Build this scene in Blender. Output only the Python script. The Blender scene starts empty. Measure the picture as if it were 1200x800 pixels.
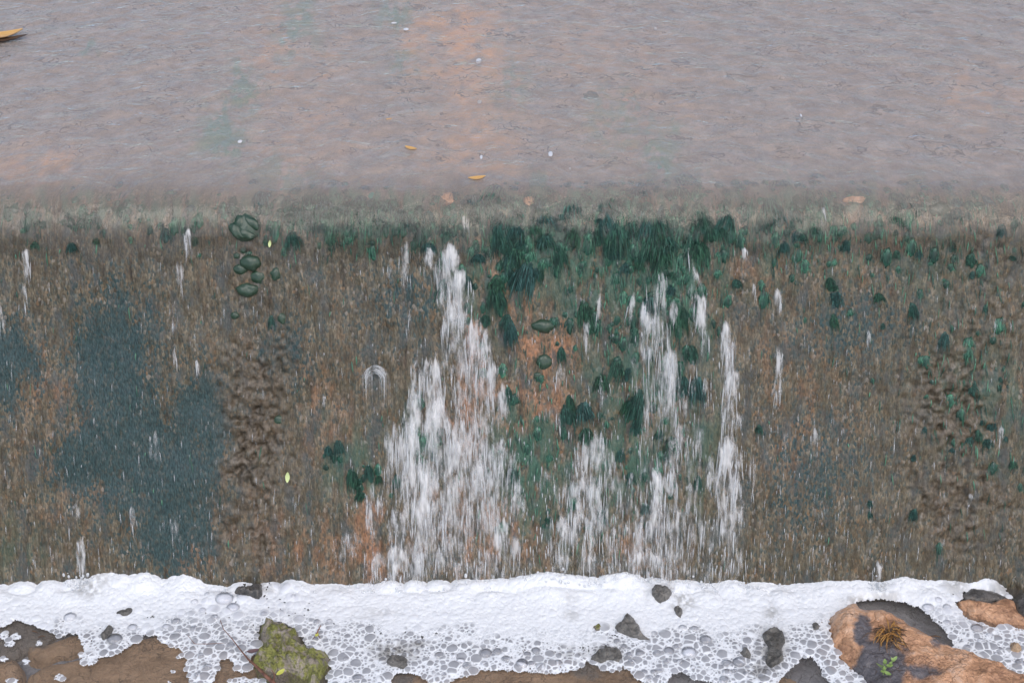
import bpy, math, random
import numpy as np
from mathutils import Vector, Matrix

S = bpy.context.scene
R = math.radians
rng = np.random.default_rng(7)
random.seed(7)

# ------------------------------------------------------------------ camera
F_PX = 1666.7                       # focal length in photograph pixels (1200 wide)
PITCH = R(32.0)
CY, CZ = -2.5965, 2.3273
cam = bpy.data.objects.new("camera", bpy.data.cameras.new("camera"))
S.collection.objects.link(cam)
cam.location = (0, CY, CZ)
cam.rotation_euler = (R(90) - PITCH, 0, 0)
cam.data.lens = 50; cam.data.sensor_width = 36
cam.data.clip_start = 0.05; cam.data.clip_end = 2000
S.camera = cam

# ------------------------------------------------------------------ light
SUN_EL, SUN_AZ = 52.0, -35.0        # azimuth measured from -Y (the camera's side) towards -X
w = bpy.data.worlds.new("World"); S.world = w; w.use_nodes = True
wn, wl = w.node_tree.nodes, w.node_tree.links
wn.clear()
wo = wn.new("ShaderNodeOutputWorld"); bg = wn.new("ShaderNodeBackground"); sky = wn.new("ShaderNodeTexSky")
sky.sky_type = 'NISHITA'; sky.sun_disc = False
sky.sun_elevation = R(SUN_EL); sky.sun_rotation = R(180 + SUN_AZ)
sky.air_density = 1.0; sky.dust_density = 3.0; sky.ozone_density = 1.0
bg.inputs[1].default_value = 0.13
wl.new(sky.outputs[0], bg.inputs[0]); wl.new(bg.outputs[0], wo.inputs[0])
sl = bpy.data.lights.new("sun", 'SUN'); sl.energy = 0.8; sl.angle = R(40); sl.color = (1, .96, .90)
so = bpy.data.objects.new("sun", sl); S.collection.objects.link(so)
sd = Vector((math.sin(R(SUN_AZ)) * math.cos(R(SUN_EL)), -math.cos(R(SUN_AZ)) * math.cos(R(SUN_EL)), math.sin(R(SUN_EL))))
so.rotation_euler = sd.to_track_quat('Z', 'Y').to_euler()
S.view_settings.view_transform = 'Standard'; S.view_settings.look = 'None'
S.view_settings.gamma = 1.0; S.view_settings.use_curve_mapping = False
S.view_settings.exposure = 0.72
S.cycles.transparent_max_bounces = 24
S.cycles.max_bounces = 6

# ------------------------------------------------------------------ noise and geometry helpers
def _hash(ix, iy, seed):
    h = (ix.astype(np.int64) * 374761393 + iy.astype(np.int64) * 668265263 + seed * 1442695041) & 0xFFFFFFFF
    h = ((h ^ (h >> 13)) * 1274126177) & 0xFFFFFFFF
    h = ((h ^ (h >> 16)) * 2246822519) & 0xFFFFFFFF
    return ((h ^ (h >> 15)) & 0xFFFFFF) / float(0xFFFFFF)

def vnoise(x, y, seed=0):
    x = np.asarray(x, float); y = np.asarray(y, float)
    ix = np.floor(x); iy = np.floor(y); fx = x - ix; fy = y - iy
    u = fx * fx * fx * (fx * (fx * 6 - 15) + 10); v = fy * fy * fy * (fy * (fy * 6 - 15) + 10)
    a = _hash(ix, iy, seed); b = _hash(ix + 1, iy, seed); c = _hash(ix, iy + 1, seed); d = _hash(ix + 1, iy + 1, seed)
    return (a + (b - a) * u) * (1 - v) + (c + (d - c) * u) * v

def fbm(x, y, seed=0, octaves=4, gain=.5):
    t = 0; amp = 1; tot = 0
    for o in range(octaves):
        t = t + amp * vnoise(np.asarray(x) * 2 ** o + 13.7 * o, np.asarray(y) * 2 ** o + 7.3 * o, seed + o * 17)
        tot += amp; amp *= gain
    return t / tot

def sstep(a, b, x):
    t = np.clip((x - a) / (b - a), 0, 1)
    return t * t * (3 - 2 * t)

def make_mesh(name, verts, faces, mat=None, smooth=True, attrs=None, colors=None):
    """verts (n,3), faces (m,3|4) or a list of both; attrs {name: (n,)} floats, colors {name: (n,4)}"""
    me = bpy.data.meshes.new(name)
    v = np.ascontiguousarray(verts, dtype=np.float32)
    fl = faces if isinstance(faces, (list, tuple)) else [faces]
    fl = [np.ascontiguousarray(f, dtype=np.int32) for f in fl if len(f)]
    me.vertices.add(len(v)); me.vertices.foreach_set("co", v.ravel())
    loops = np.concatenate([f.ravel() for f in fl])
    sizes = np.concatenate([np.full(len(f), f.shape[1], np.int32) for f in fl])
    starts = np.concatenate([[0], np.cumsum(sizes)[:-1]]).astype(np.int32)
    me.loops.add(len(loops)); me.loops.foreach_set("vertex_index", loops)
    me.polygons.add(len(sizes)); me.polygons.foreach_set("loop_start", starts)
    me.update(calc_edges=True); me.validate()
    if smooth:
        me.polygons.foreach_set("use_smooth", np.ones(len(me.polygons), bool))
    for k, a in (attrs or {}).items():
        at = me.attributes.new(k, 'FLOAT', 'POINT'); at.data.foreach_set("value", np.ascontiguousarray(a, dtype=np.float32))
    for k, a in (colors or {}).items():
        at = me.attributes.new(k, 'FLOAT_VECTOR' if a.shape[1] == 3 else 'FLOAT_COLOR', 'POINT')
        at.data.foreach_set("vector" if a.shape[1] == 3 else "color", np.ascontiguousarray(a, dtype=np.float32).ravel())
    if mat: me.materials.append(mat)
    return me

def link(name, data, parent=None, loc=None):
    o = bpy.data.objects.new(name, data); S.collection.objects.link(o)
    if parent: o.parent = parent
    if loc is not None: o.location = loc
    return o

def tag(o, label=None, cat=None, group=None, kind=None):
    if label: o["label"] = label
    if cat: o["category"] = cat
    if group: o["group"] = group
    if kind: o["kind"] = kind
    return o

def grid_faces(nu, nv, keep=None):
    i = np.arange(nu - 1)[:, None]; j = np.arange(nv - 1)[None, :]
    a = i * nv + j
    f = np.stack([a, a + nv, a + nv + 1, a + 1], -1).reshape(-1, 4)
    if keep is not None: f = f[keep.reshape(-1)]
    return f

def compact(v, f, *arrs):
    used = np.zeros(len(v), bool); used[f.ravel()] = True
    idx = np.cumsum(used) - 1
    return (v[used], idx[f]) + tuple(a[used] for a in arrs)

# ------------------------------------------------------------------ the weir's profile
FACE, APRON, ARC_R, CORNER = R(68.0), R(2.0), 0.115, 0.920
def build_profile():
    tl = ARC_R * math.tan((FACE - APRON) / 2)
    pts = [(-0.25 * math.cos(FACE), -0.25 * math.sin(FACE)), (0, 0)]
    s1 = CORNER - tl
    n = 40
    y, z = s1 * math.cos(FACE), s1 * math.sin(FACE)
    pts.append((y, z))
    step = ARC_R * (FACE - APRON) / n
    for k in range(n):
        a = FACE + (APRON - FACE) * (k + .5) / n
        y += step * math.cos(a); z += step * math.sin(a)
        pts.append((y, z))
    pts.append((y + 30 * math.cos(APRON), z + 30 * math.sin(APRON)))
    p = np.array(pts)
    s = np.concatenate([[0], np.cumsum(np.hypot(*np.diff(p, axis=0).T))]) - 0.25
    return p, s
PROF, PS = build_profile()
LIP_S = CORNER - ARC_R * math.tan((FACE - APRON) / 2) + ARC_R * (FACE - APRON) / 2     # arc length at the middle of the lip
def prof(s):
    return np.interp(s, PS, PROF[:, 0]), np.interp(s, PS, PROF[:, 1])
def prof_angle(s):
    s1 = CORNER - ARC_R * math.tan((FACE - APRON) / 2)
    t = np.clip((np.asarray(s, float) - s1) / (ARC_R * (FACE - APRON)), 0, 1)
    return FACE + (APRON - FACE) * t
def surf(x, s, h=0.0):
    """the point h metres off the undisturbed weir surface"""
    y, z = prof(s); a = prof_angle(s)
    x = np.asarray(x, float) + 0 * y
    return np.stack([x, y - h * np.sin(a), z + h * np.cos(a)], -1)
# photograph row <-> arc length (the camera has neither yaw nor roll, so a row is one line across the weir)
_ss = np.concatenate([np.linspace(-.24, 1.2, 1500), np.linspace(1.202, 3.2, 800)])
_y, _z = prof(_ss)
_dy, _dz = _y - CY, _z - CZ
_t = _dy * math.cos(PITCH) - _dz * math.sin(PITCH)
_v = _dy * math.sin(PITCH) + _dz * math.cos(PITCH)
_rows = 400 - F_PX * _v / _t
def s_of_row(r): return np.interp(np.asarray(r, float), _rows[::-1], _ss[::-1])
def t_of_s(s): return np.interp(s, _ss, _t)
def row_of_s(s): return np.interp(s, _ss, _rows)
def px_to_surf(px, row):
    s = s_of_row(row); return (np.asarray(px, float) - 600) * t_of_s(s) / F_PX, s
def px_to_level(px, row, z=0.0):
    """a photograph point on the horizontal plane at height z"""
    px = np.asarray(px, float); row = np.asarray(row, float)
    v = (400 - row) / F_PX
    dy = math.cos(PITCH) + v * math.sin(PITCH); dz = -math.sin(PITCH) + v * math.cos(PITCH)
    k = (z - CZ) / dz
    return (px - 600) / F_PX * k, CY + k * dy
def level_to_px(x, y, z=0.0):
    dy, dz = y - CY, z - CZ
    t = dy * math.cos(PITCH) - dz * math.sin(PITCH); v = dy * math.sin(PITCH) + dz * math.cos(PITCH)
    return 600 + F_PX * x / t, 400 - F_PX * v / t

def blob(px, py, cx, cy, rx, ry, hard=1.0):
    d = ((px - cx) / rx) ** 2 + ((py - cy) / ry) ** 2
    return np.exp(-d ** hard)

def weir_masks(x, s):
    row = row_of_s(s); px = 600 + x * F_PX / t_of_s(s)
    wob = (fbm(px / 35, row / 60, 3) - .5); wob2 = (fbm(px / 12, row / 40, 5) - .5)
    qx = px + wob * 40; qy = row + wob2 * 60
    blue = 0
    for c in ((135, 420, 42, 75), (150, 520, 52, 70), (205, 560, 52, 60), (205, 620, 45, 42), (110, 540, 40, 40), (5, 430, 36, 44), (235, 500, 30, 60), (150, 470, 30, 50)):
        blue = np.maximum(blue, blob(qx, qy, *c, 1.15))
    for c in ((330, 420, 40, 40), (1000, 390, 60, 40), (480, 350, 45, 40), (960, 560, 60, 60)):
        blue = np.maximum(blue, .35 * blob(qx, qy, *c))
    blue = blue * (.15 + .8 * fbm(px / 12, row / 34, 9, 4) + .8 * fbm(px / 7, row / 90, 19, 3))
    rust = 0
    for cx, cy, rx, ry, a in ((585, 245, 45, 22, .75), (640, 395, 40, 38, .95), (600, 345, 35, 40, .7), (550, 430, 18, 55, .95), (560, 480, 40, 60, .7),
                              (640, 470, 40, 60, .6), (560, 620, 80, 80, .6), (430, 640, 40, 60, .7), (70, 470, 40, 80, .35), (90, 600, 70, 60, .2), (350, 640, 80, 40, .5),
                              (930, 470, 70, 110, .3), (890, 300, 40, 60, .3), (760, 480, 40, 60, .35), (650, 290, 60, 30, .3), (380, 470, 50, 60, .35), (240, 650, 60, 25, .4), (740, 640, 60, 30, .4),
                              (1020, 280, 30, 90, .3), (1003, 233, 16, 5, .9), (527, 232, 14, 8, .9)):
        rust = np.maximum(rust, a * blob(qx, qy, cx, cy, rx, ry))
    rust = np.clip(rust * sstep(.34, .66, fbm(px / 10, row / 24, 21) * .75 + rust * .22), 0, 1)
    up = 0                                                    # warm ochre silt on the apron
    for cx, cy, rx, ry, a in ((540, 60, 60, 80, .8), (560, 160, 60, 70, .5), (520, 30, 40, 40, .7), (30, 205, 60, 25, .8), (340, 55, 60, 50, .4), (350, 170, 70, 60, .35), (740, 130, 60, 60, .3), (700, 60, 80, 40, .25), (1150, 110, 60, 30, .3)):
        up = np.maximum(up, a * blob(px + wob * 90, row + wob2 * 50, cx, cy, rx, ry))
    up = np.clip(up * np.clip(2.6 * fbm(px / 13, row / 9, 31, 4) - .62, 0, 1.5), 0, 1)
    green = 0
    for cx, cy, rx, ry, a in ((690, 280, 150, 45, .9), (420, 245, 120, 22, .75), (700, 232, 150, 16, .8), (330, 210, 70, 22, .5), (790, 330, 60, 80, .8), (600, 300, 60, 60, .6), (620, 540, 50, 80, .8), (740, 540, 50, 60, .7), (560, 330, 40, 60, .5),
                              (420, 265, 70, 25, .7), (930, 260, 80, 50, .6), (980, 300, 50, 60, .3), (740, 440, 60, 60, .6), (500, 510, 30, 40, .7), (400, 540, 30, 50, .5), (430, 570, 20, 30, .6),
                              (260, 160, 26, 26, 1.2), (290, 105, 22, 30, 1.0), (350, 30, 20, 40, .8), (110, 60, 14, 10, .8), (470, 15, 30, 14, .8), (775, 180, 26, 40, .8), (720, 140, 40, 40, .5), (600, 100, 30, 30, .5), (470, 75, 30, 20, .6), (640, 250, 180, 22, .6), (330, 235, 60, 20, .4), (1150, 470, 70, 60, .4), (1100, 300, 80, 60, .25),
                              (130, 244, 190, 20, .6), (960, 238, 220, 20, .65), (650, 620, 60, 40, .3), (700, 330, 70, 60, .6), (610, 600, 26, 40, .6), (560, 300, 30, 30, .5), (820, 520, 24, 90, .5), (640, 310, 40, 40, .5), (20, 640, 40, 30, .3)):  # the wide lip blobs: algae, spread further to darken the brightly lit lip
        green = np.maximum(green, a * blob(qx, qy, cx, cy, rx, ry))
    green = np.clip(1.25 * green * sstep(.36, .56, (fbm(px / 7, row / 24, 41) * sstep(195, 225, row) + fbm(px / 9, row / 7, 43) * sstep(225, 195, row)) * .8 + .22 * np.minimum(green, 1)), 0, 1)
    crust = 0
    for cx, cy, rx, ry, a in ((295, 440, 45, 55, .8), (295, 530, 42, 80, 1), (290, 620, 45, 40, .9), (1110, 470, 45, 60, .9), (1120, 580, 60, 70, .8), (1150, 400, 60, 60, .4), (1160, 300, 50, 60, .3), (300, 330, 40, 50, .3)):
        crust = np.maximum(crust, a * blob(qx, qy, cx, cy, rx, ry, 1.4))
    crust = crust * sstep(.30, .62, fbm(px / 16, row / 16, 51, 3) + .12 * crust)
    return row, px, blue, rust, up, green, crust

def weir_disp_exact(x, s):
    row, px, blue, rust, up, green, crust = weir_masks(x, s)
    d = (fbm(x * 6, s * 5, 61) - .5) * .020
    face = sstep(LIP_S + .05, LIP_S - .08, s)
    d = d * (1 - .55 * (1 - face))
    d = d + (fbm(x * 90, s * 22, 67, 3) - .5) * .0055 * face
    pits = fbm(x * 75 + 9, s * 70, 71, 3)
    d = d + crust * face * ((pits - .5) * .030 - .008 * sstep(.5, .3, pits))
    d = d + green * .004
    d = d + (1 - face) * (fbm(x * 14, s * 14, 75) - .5) * .006
    return d

_DX, _DS = np.arange(-1.96, 1.961, .0045), np.arange(-.06, 2.805, .0045)
_DT = weir_disp_exact(*np.meshgrid(_DX, _DS, indexing='ij'))
def weir_disp(x, s):
    x = np.asarray(x, float); s = np.asarray(s, float)
    u = np.clip((x - _DX[0]) / .0045, 0, len(_DX) - 1.001); v = np.clip((s - _DS[0]) / .0045, 0, len(_DS) - 1.001)
    i = u.astype(int); j = v.astype(int); u = u - i; v = v - j
    return (_DT[i, j] * (1 - u) + _DT[i + 1, j] * u) * (1 - v) + (_DT[i, j + 1] * (1 - u) + _DT[i + 1, j + 1] * u) * v

def weir_point(px, row, h=0.0):
    x, s = px_to_surf(px, row)
    p = surf(x, s, weir_disp(np.array([x]), np.array([s]))[0] + h)
    a = float(prof_angle(s))
    return Vector(p), Vector((0, -math.sin(a), math.cos(a))), Vector((0, math.cos(a), math.sin(a)))

# ------------------------------------------------------------------ material helper
class NT:
    def __init__(self, name):
        self.m = bpy.data.materials.new(name); self.m.use_nodes = True
        self.n = self.m.node_tree.nodes; self.l = self.m.node_tree.links
        self.n.clear(); self.out = self.n.new("ShaderNodeOutputMaterial")
    def set(self, sock, v):
        if v is None: return
        if isinstance(v, bpy.types.NodeSocket): self.l.new(v, sock)
        elif isinstance(v, (tuple, list)) and sock.type == 'RGBA' and len(v) == 3: sock.default_value = (*v, 1)
        else: sock.default_value = v
    def attr(self, name, which="Fac"):
        a = self.n.new("ShaderNodeAttribute"); a.attribute_name = name; return a.outputs[which]
    def math(self, op, a, b=None, c=None, clamp=False):
        m = self.n.new("ShaderNodeMath"); m.operation = op; m.use_clamp = clamp
        for i, v in enumerate((a, b, c)): self.set(m.inputs[i], v)
        return m.outputs[0]
    def mix(self, f, a, b, blend='MIX'):
        m = self.n.new("ShaderNodeMix"); m.data_type = 'RGBA'; m.blend_type = blend
        self.set(m.inputs[0], f); self.set(m.inputs[6], a); self.set(m.inputs[7], b); return m.outputs[2]
    def vscale(self, vec, sc):
        m = self.n.new("ShaderNodeVectorMath"); m.operation = 'MULTIPLY'
        self.l.new(vec, m.inputs[0]); m.inputs[1].default_value = sc; return m.outputs[0]
    def vadd(self, a, b):
        m = self.n.new("ShaderNodeVectorMath"); m.operation = 'ADD'; self.set(m.inputs[0], a); self.set(m.inputs[1], b); return m.outputs[0]
    def noise(self, vec, scale=1.0, detail=3, rough=.55, dist=0.0, out=0):
        n = self.n.new("ShaderNodeTexNoise"); self.set(n.inputs["Vector"], vec)
        n.inputs["Scale"].default_value = scale; n.inputs["Detail"].default_value = detail
        n.inputs["Roughness"].default_value = rough; n.inputs["Distortion"].default_value = dist
        return n.outputs[out]
    def vor(self, vec, scale=1.0, feature='F1', rnd=1.0, out=0):
        n = self.n.new("ShaderNodeTexVoronoi"); n.feature = feature; self.set(n.inputs["Vector"], vec)
        n.inputs["Scale"].default_value = scale; n.inputs["Randomness"].default_value = rnd
        return n.outputs[out]
    def ramp(self, f, stops, interp='LINEAR'):
        r = self.n.new("ShaderNodeValToRGB"); r.color_ramp.interpolation = interp; self.l.new(f, r.inputs[0])
        e = r.color_ramp.elements
        while len(e) < len(stops): e.new(.5)
        for el, (p, c) in zip(e, stops):
            el.position = p; el.color = (c, c, c, 1) if isinstance(c, (int, float)) else (*c, 1)
        return r.outputs[0]
    def maprange(self, v, a, b, c=0.0, d=1.0, smooth=True):
        m = self.n.new("ShaderNodeMapRange"); m.interpolation_type = 'SMOOTHSTEP' if smooth else 'LINEAR'
        for i, q in enumerate((v, a, b, c, d)): self.set(m.inputs[i], q)
        return m.outputs[0]
    def bump(self, h, strength=.5, dist=.005, normal=None):
        b = self.n.new("ShaderNodeBump"); self.set(b.inputs["Strength"], strength); b.inputs["Distance"].default_value = dist
        self.l.new(h, b.inputs["Height"]); self.set(b.inputs["Normal"], normal); return b.outputs[0]
    def pos(self):
        g = self.n.new("ShaderNodeNewGeometry"); return g.outputs["Position"]
    def objco(self):
        t = self.n.new("ShaderNodeTexCoord"); return t.outputs["Object"]
    def orand(self):
        o = self.n.new("ShaderNodeObjectInfo"); return o.outputs["Random"]
    def principled(self, color, rough=.5, normal=None, coat=0.0, coat_rough=.1, coat_normal=None, spec=.5, trans=None, sss=None, alpha=None):
        p = self.n.new("ShaderNodeBsdfPrincipled")
        self.set(p.inputs["Base Color"], color); self.set(p.inputs["Roughness"], rough); self.set(p.inputs["Normal"], normal)
        self.set(p.inputs["Coat Weight"], coat); self.set(p.inputs["Coat Roughness"], coat_rough); self.set(p.inputs["Coat Normal"], coat_normal)
        p.inputs["Coat IOR"].default_value = 1.33
        self.set(p.inputs["Specular IOR Level"], spec); self.set(p.inputs["Alpha"], alpha)
        return p.outputs[0]
    def mixsh(self, f, a, b):
        m = self.n.new("ShaderNodeMixShader"); self.set(m.inputs[0], f); self.l.new(a, m.inputs[1]); self.l.new(b, m.inputs[2]); return m.outputs[0]
    def transparent(self, c=(1, 1, 1)):
        t = self.n.new("ShaderNodeBsdfTransparent"); self.set(t.inputs[0], c); return t.outputs[0]
    def glossy(self, rough=.05, normal=None, c=(1, 1, 1)):
        t = self.n.new("ShaderNodeBsdfGlossy"); self.set(t.inputs["Color"], c); self.set(t.inputs["Roughness"], rough); self.set(t.inputs["Normal"], normal); return t.outputs[0]
    def diffuse(self, c, normal=None):
        t = self.n.new("ShaderNodeBsdfDiffuse"); self.set(t.inputs[0], c); self.set(t.inputs["Normal"], normal); return t.outputs[0]
    def translucent(self, c):
        t = self.n.new("ShaderNodeBsdfTranslucent"); self.set(t.inputs[0], c); return t.outputs[0]
    def fresnel(self, ior=1.33, normal=None):
        f = self.n.new("ShaderNodeFresnel"); f.inputs[0].default_value = ior; self.set(f.inputs[1], normal); return f.outputs[0]
    def done(self, sh):
        self.l.new(sh, self.out.inputs[0]); return self.m

# ------------------------------------------------------------------ materials
def mat_weir():
    k = NT("wet_weir_stone"); fl = k.attr("flow", "Vector"); m1 = k.attr("masks", "Color"); m2 = k.attr("more", "Color")
    def sep(c):
        s = k.n.new("ShaderNodeSeparateColor"); k.l.new(c, s.inputs[0]); return s.outputs
    blue, rust, green = sep(m1)[:3]
    crust, apron, silt = sep(m2)[:3]
    streak = k.noise(k.vscale(fl, (300, 75, 1)), 1, 4, .65, .3)
    streak2 = k.noise(k.vscale(fl, (75, 15, 1)), 1, 4, .62, .3)
    grain = k.vor(k.vscale(fl, (210, 120, 1)), 1, 'F1', 1, 1)
    gs = k.n.new("ShaderNodeSeparateColor"); k.l.new(grain, gs.inputs[0])
    face = k.ramp(streak2, [(.30, (.028, .020, .011)), (.5, (.083, .069, .043)), (.70, (.172, .146, .104))])
    face = k.mix(.85, face, k.ramp(streak, [(.32, (.42, .40, .37)), (.5, (.92, .92, .92)), (.68, (1.75, 1.72, 1.70))]), 'MULTIPLY')
    # coarse sand and pebbles set in the face, some ochre, some pale, some slate
    peb = k.ramp(gs.outputs[0], [(0, (.04, .034, .026)), (.35, (.09, .075, .055)), (.55, (.24, .135, .065)), (.7, (.22, .17, .12)), (.85, (.32, .29, .26)), (1, (.10, .115, .12))], 'CONSTANT')
    face = k.mix(k.math('MULTIPLY', k.math('MULTIPLY', k.maprange(gs.outputs[1], .45, .65), .42), k.maprange(k.noise(k.vscale(fl, (14, 9, 1)), 1, 3), .40, .60, .15, 1.0)), face, peb)
    rc = k.mix(k.noise(k.vscale(fl, (150, 70, 1)), 1, 2), (.20, .08, .035), (.68, .31, .16))
    face = k.mix(k.math('MULTIPLY', rust, k.maprange(streak, .3, .6, .25, .9)), face, rc)
    pt = k.noise(k.vscale(fl, (26, 11, 1)), 1, 4, .6)
    face = k.mix(k.maprange(pt, .50, .66, 0.0, .75), face, k.mix(streak, (.022, .026, .026), (.085, .095, .095)))
    face = k.mix(k.maprange(pt, .46, .34, 0.0, .20), face, k.mix(streak, (.10, .06, .035), (.27, .18, .11)))
    bc = k.mix(k.maprange(streak, .3, .7), (.006, .020, .022), (.034, .070, .073))
    bn = k.math('MULTIPLY', k.maprange(k.math('ADD', k.math('ADD', k.math('MULTIPLY', blue, 1.0), k.math('MULTIPLY', streak2, .7)), k.math('MULTIPLY', gs.outputs[2], .55)), .60, 1.15), k.maprange(gs.outputs[0], .70, .85, .97, .72, False))
    face = k.mix(bn, face, bc)
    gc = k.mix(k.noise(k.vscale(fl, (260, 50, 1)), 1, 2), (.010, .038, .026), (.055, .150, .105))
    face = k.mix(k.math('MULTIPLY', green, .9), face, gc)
    cn = k.noise(k.vscale(fl, (75, 68, 1)), 1, 4, .65)
    cc = k.ramp(cn, [(.34, (.014, .010, .005)), (.45, (.060, .043, .027)), (.6, (.135, .108, .082)), (.75, (.21, .175, .14))])
    face = k.mix(k.math('MULTIPLY', crust, .8), face, cc)
    # the apron above the lip: silted grey-brown slabs
    an = k.noise(k.vscale(fl, (16, 16, 1)), 1, 5, .6)
    ap = k.ramp(an, [(.34, (.19, .158, .138)), (.5, (.29, .243, .215)), (.66, (.41, .345, .305))])
    ap = k.mix(.5, ap, k.ramp(k.noise(k.vscale(fl, (95, 60, 1)), 1, 4, .65), [(.3, (.66, .66, .66)), (.5, (1, 1, 1)), (.7, (1.35, 1.32, 1.3))]), 'MULTIPLY')
    cv = k.vadd(k.vscale(fl, (5, 13, 1)), k.vscale(k.noise(k.vscale(fl, (11, 11, 1)), 1, 2, .6, 0, 1), (3.0, 3.0, 0)))
    cl = k.math('ABSOLUTE', k.math('SUBTRACT', k.noise(cv, 1, 2, .5), .5))
    cl = k.math('MULTIPLY', k.maprange(cl, .004, .018, 1.0, 0.0), k.maprange(k.noise(k.vscale(fl, (6, 8, 1)), 1, 2), .46, .52))
    ap = k.mix(k.math('MULTIPLY', silt, 1.25, None, True), ap, (.66, .37, .18))
    cl = k.math('MULTIPLY', cl, k.maprange(apron, .80, 1.0))
    ap = k.mix(k.math('MULTIPLY', cl, .9), ap, (.035, .025, .016))  # dark creases of the water's ripples, put into the bed colour
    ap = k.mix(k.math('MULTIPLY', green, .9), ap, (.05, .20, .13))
    col = k.mix(apron, face, ap)
    h = k.math('ADD', k.math('MULTIPLY', streak, .5), k.math('ADD', k.math('MULTIPLY', k.vor(k.vscale(fl, (210, 120, 1)), 1), -.45), k.math('MULTIPLY', k.math('MULTIPLY', cn, crust), 1.5)))
    nb = k.bump(h, .7, .004)
    wave = k.noise(k.vscale(fl, (190, 26, 1)), 1, 3, .6, .6)
    wb = k.bump(wave, .45, .006)
    return k.done(k.principled(col, .5, nb, .55, .15, wb, .3))

def mat_moss(name="wet_moss", gain=1.0):
    k = NT(name); a = k.attr("shade"); r = k.orand(); o = k.objco()
    n = k.noise(k.vscale(o, (55, 55, 20)), 1, 3, .6)
    f = k.math('ADD', k.math('MULTIPLY', a, .55), k.math('MULTIPLY', n, .45))
    c = k.ramp(f, [(.2, (.004, .014, .008)), (.4, (.010, .046, .024)), (.58, (.030, .105, .050)), (.8, (.085, .22, .10))])
    c2 = k.ramp(f, [(.2, (.005, .016, .013)), (.45, (.016, .062, .048)), (.8, (.075, .18, .145))])
    c = k.mix(r, c2, c)
    if gain != 1: c = k.mix(1.0, c, (gain * (1.25 if gain > 2 else .9), gain * (.95 if gain > 2 else 1.05), gain * 1.25), 'MULTIPLY')
    return k.done(k.principled(c, .5, k.bump(n, .8, .004), .55, .25, None, .4))

def mat_lump():
    k = NT("slick_algae"); o = k.objco(); n = k.noise(o, 40, 4, .6)
    c = k.ramp(n, [(.3, (.003, .012, .005)), (.5, (.009, .036, .017)), (.72, (.026, .080, .042))])
    return k.done(k.principled(c, .35, k.bump(n, .35, .004), 1.0, .06, None, .5))

def mat_white():
    """broken white water: a mist of air bubbles drawn out along the fall, clear between the threads"""
    k = NT("white_water"); fl = k.attr("flow", "Vector"); cov = k.attr("cover")
    a = k.noise(k.vscale(fl, (125, 20, 1)), 1, 4, .6, .3)
    b = k.noise(k.vscale(fl, (55, 18, 1)), 1, 3, .6, .3)
    n = k.maprange(k.math('ADD', k.math('MULTIPLY', a, .5), k.math('MULTIPLY', b, .5)), .36, .64, 0.0, 1.0, False)
    e = k.math('SUBTRACT', k.math('ADD', k.math('MULTIPLY', n, .75), k.math('MULTIPLY', cov, .92)), .47)
    al = k.math('MULTIPLY', k.maprange(e, .06, 1.05, 0.0, .76), k.maprange(cov, .02, .14))
    bp = k.bump(n, .2, .004)
    d = k.mixsh(.3, k.diffuse((.88, .89, .91), bp), k.translucent((.88, .89, .91)))
    d = k.mixsh(k.math('MULTIPLY', k.fresnel(1.33, bp), .8), d, k.glossy(.15, bp))
    return k.done(k.mixsh(al, k.transparent(), d))

def mat_thread():
    k = NT("water_thread"); br = k.attr("cover")
    d = k.mixsh(.35, k.diffuse((.82, .85, .88)), k.translucent((.82, .85, .88)))
    d = k.mixsh(k.math('MULTIPLY', k.fresnel(1.33), .9), d, k.glossy(.08))
    return k.done(k.mixsh(br, k.transparent(), d))

def mat_film(name, tint, mud, mudf, vec_sc, strength, dist, rough=.05, crinkle=True):
    """shallow running water: clear sheet with a Fresnel sky reflection and a little suspended silt"""
    k = NT(name); p = k.pos()
    a = k.noise(k.vscale(p, vec_sc), 1, 4, .6, .8)
    h = a
    if crinkle:
        lipf = k.attr("lip")
        h = k.mix(lipf, h, k.math('MULTIPLY', k.noise(k.vscale(p, (90, 6, 6)), 1, 3, .6, .4), .35))
    nb = k.bump(h, strength, dist)
    if crinkle: mudf = k.maprange(lipf, 0.0, 1.0, mudf, .02)
    base = k.mixsh(mudf, k.transparent(tint), k.diffuse(mud, nb))
    return k.done(k.mixsh(k.fresnel(1.33, nb), base, k.glossy(rough, nb)))

def mat_foam():
    k = NT("foam"); wl_ = k.attr("wall"); th = k.attr("thick"); dirt = k.attr("dirt"); p = k.pos()
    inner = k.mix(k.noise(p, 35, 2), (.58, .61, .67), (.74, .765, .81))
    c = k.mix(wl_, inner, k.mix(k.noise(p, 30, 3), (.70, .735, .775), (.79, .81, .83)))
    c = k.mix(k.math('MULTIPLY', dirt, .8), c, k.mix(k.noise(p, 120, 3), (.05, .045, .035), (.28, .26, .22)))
    nb = k.bump(k.noise(p, 420, 2, .6), .12, .002)
    d = k.mixsh(.12, k.diffuse(c, nb), k.translucent(c))
    d = k.mixsh(k.math('MULTIPLY', k.fresnel(1.33, nb), .7), d, k.glossy(.12, nb))
    al = k.math('MAXIMUM', k.math('MULTIPLY', wl_, 1.0), th, None, True)
    return k.done(k.mixsh(al, k.transparent(), d))

def mat_bubble():
    k = NT("bubble_skin"); lw = k.n.new("ShaderNodeLayerWeight"); lw.inputs[0].default_value = .35
    rim = k.maprange(lw.outputs["Facing"], .45, .95, .03, .75)
    base = k.mixsh(rim, k.transparent((.98, .98, .99)), k.diffuse((.85, .87, .9)))
    return k.done(k.mixsh(k.math('MULTIPLY', k.fresnel(1.33), 1.6), base, k.glossy(.04)))

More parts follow.
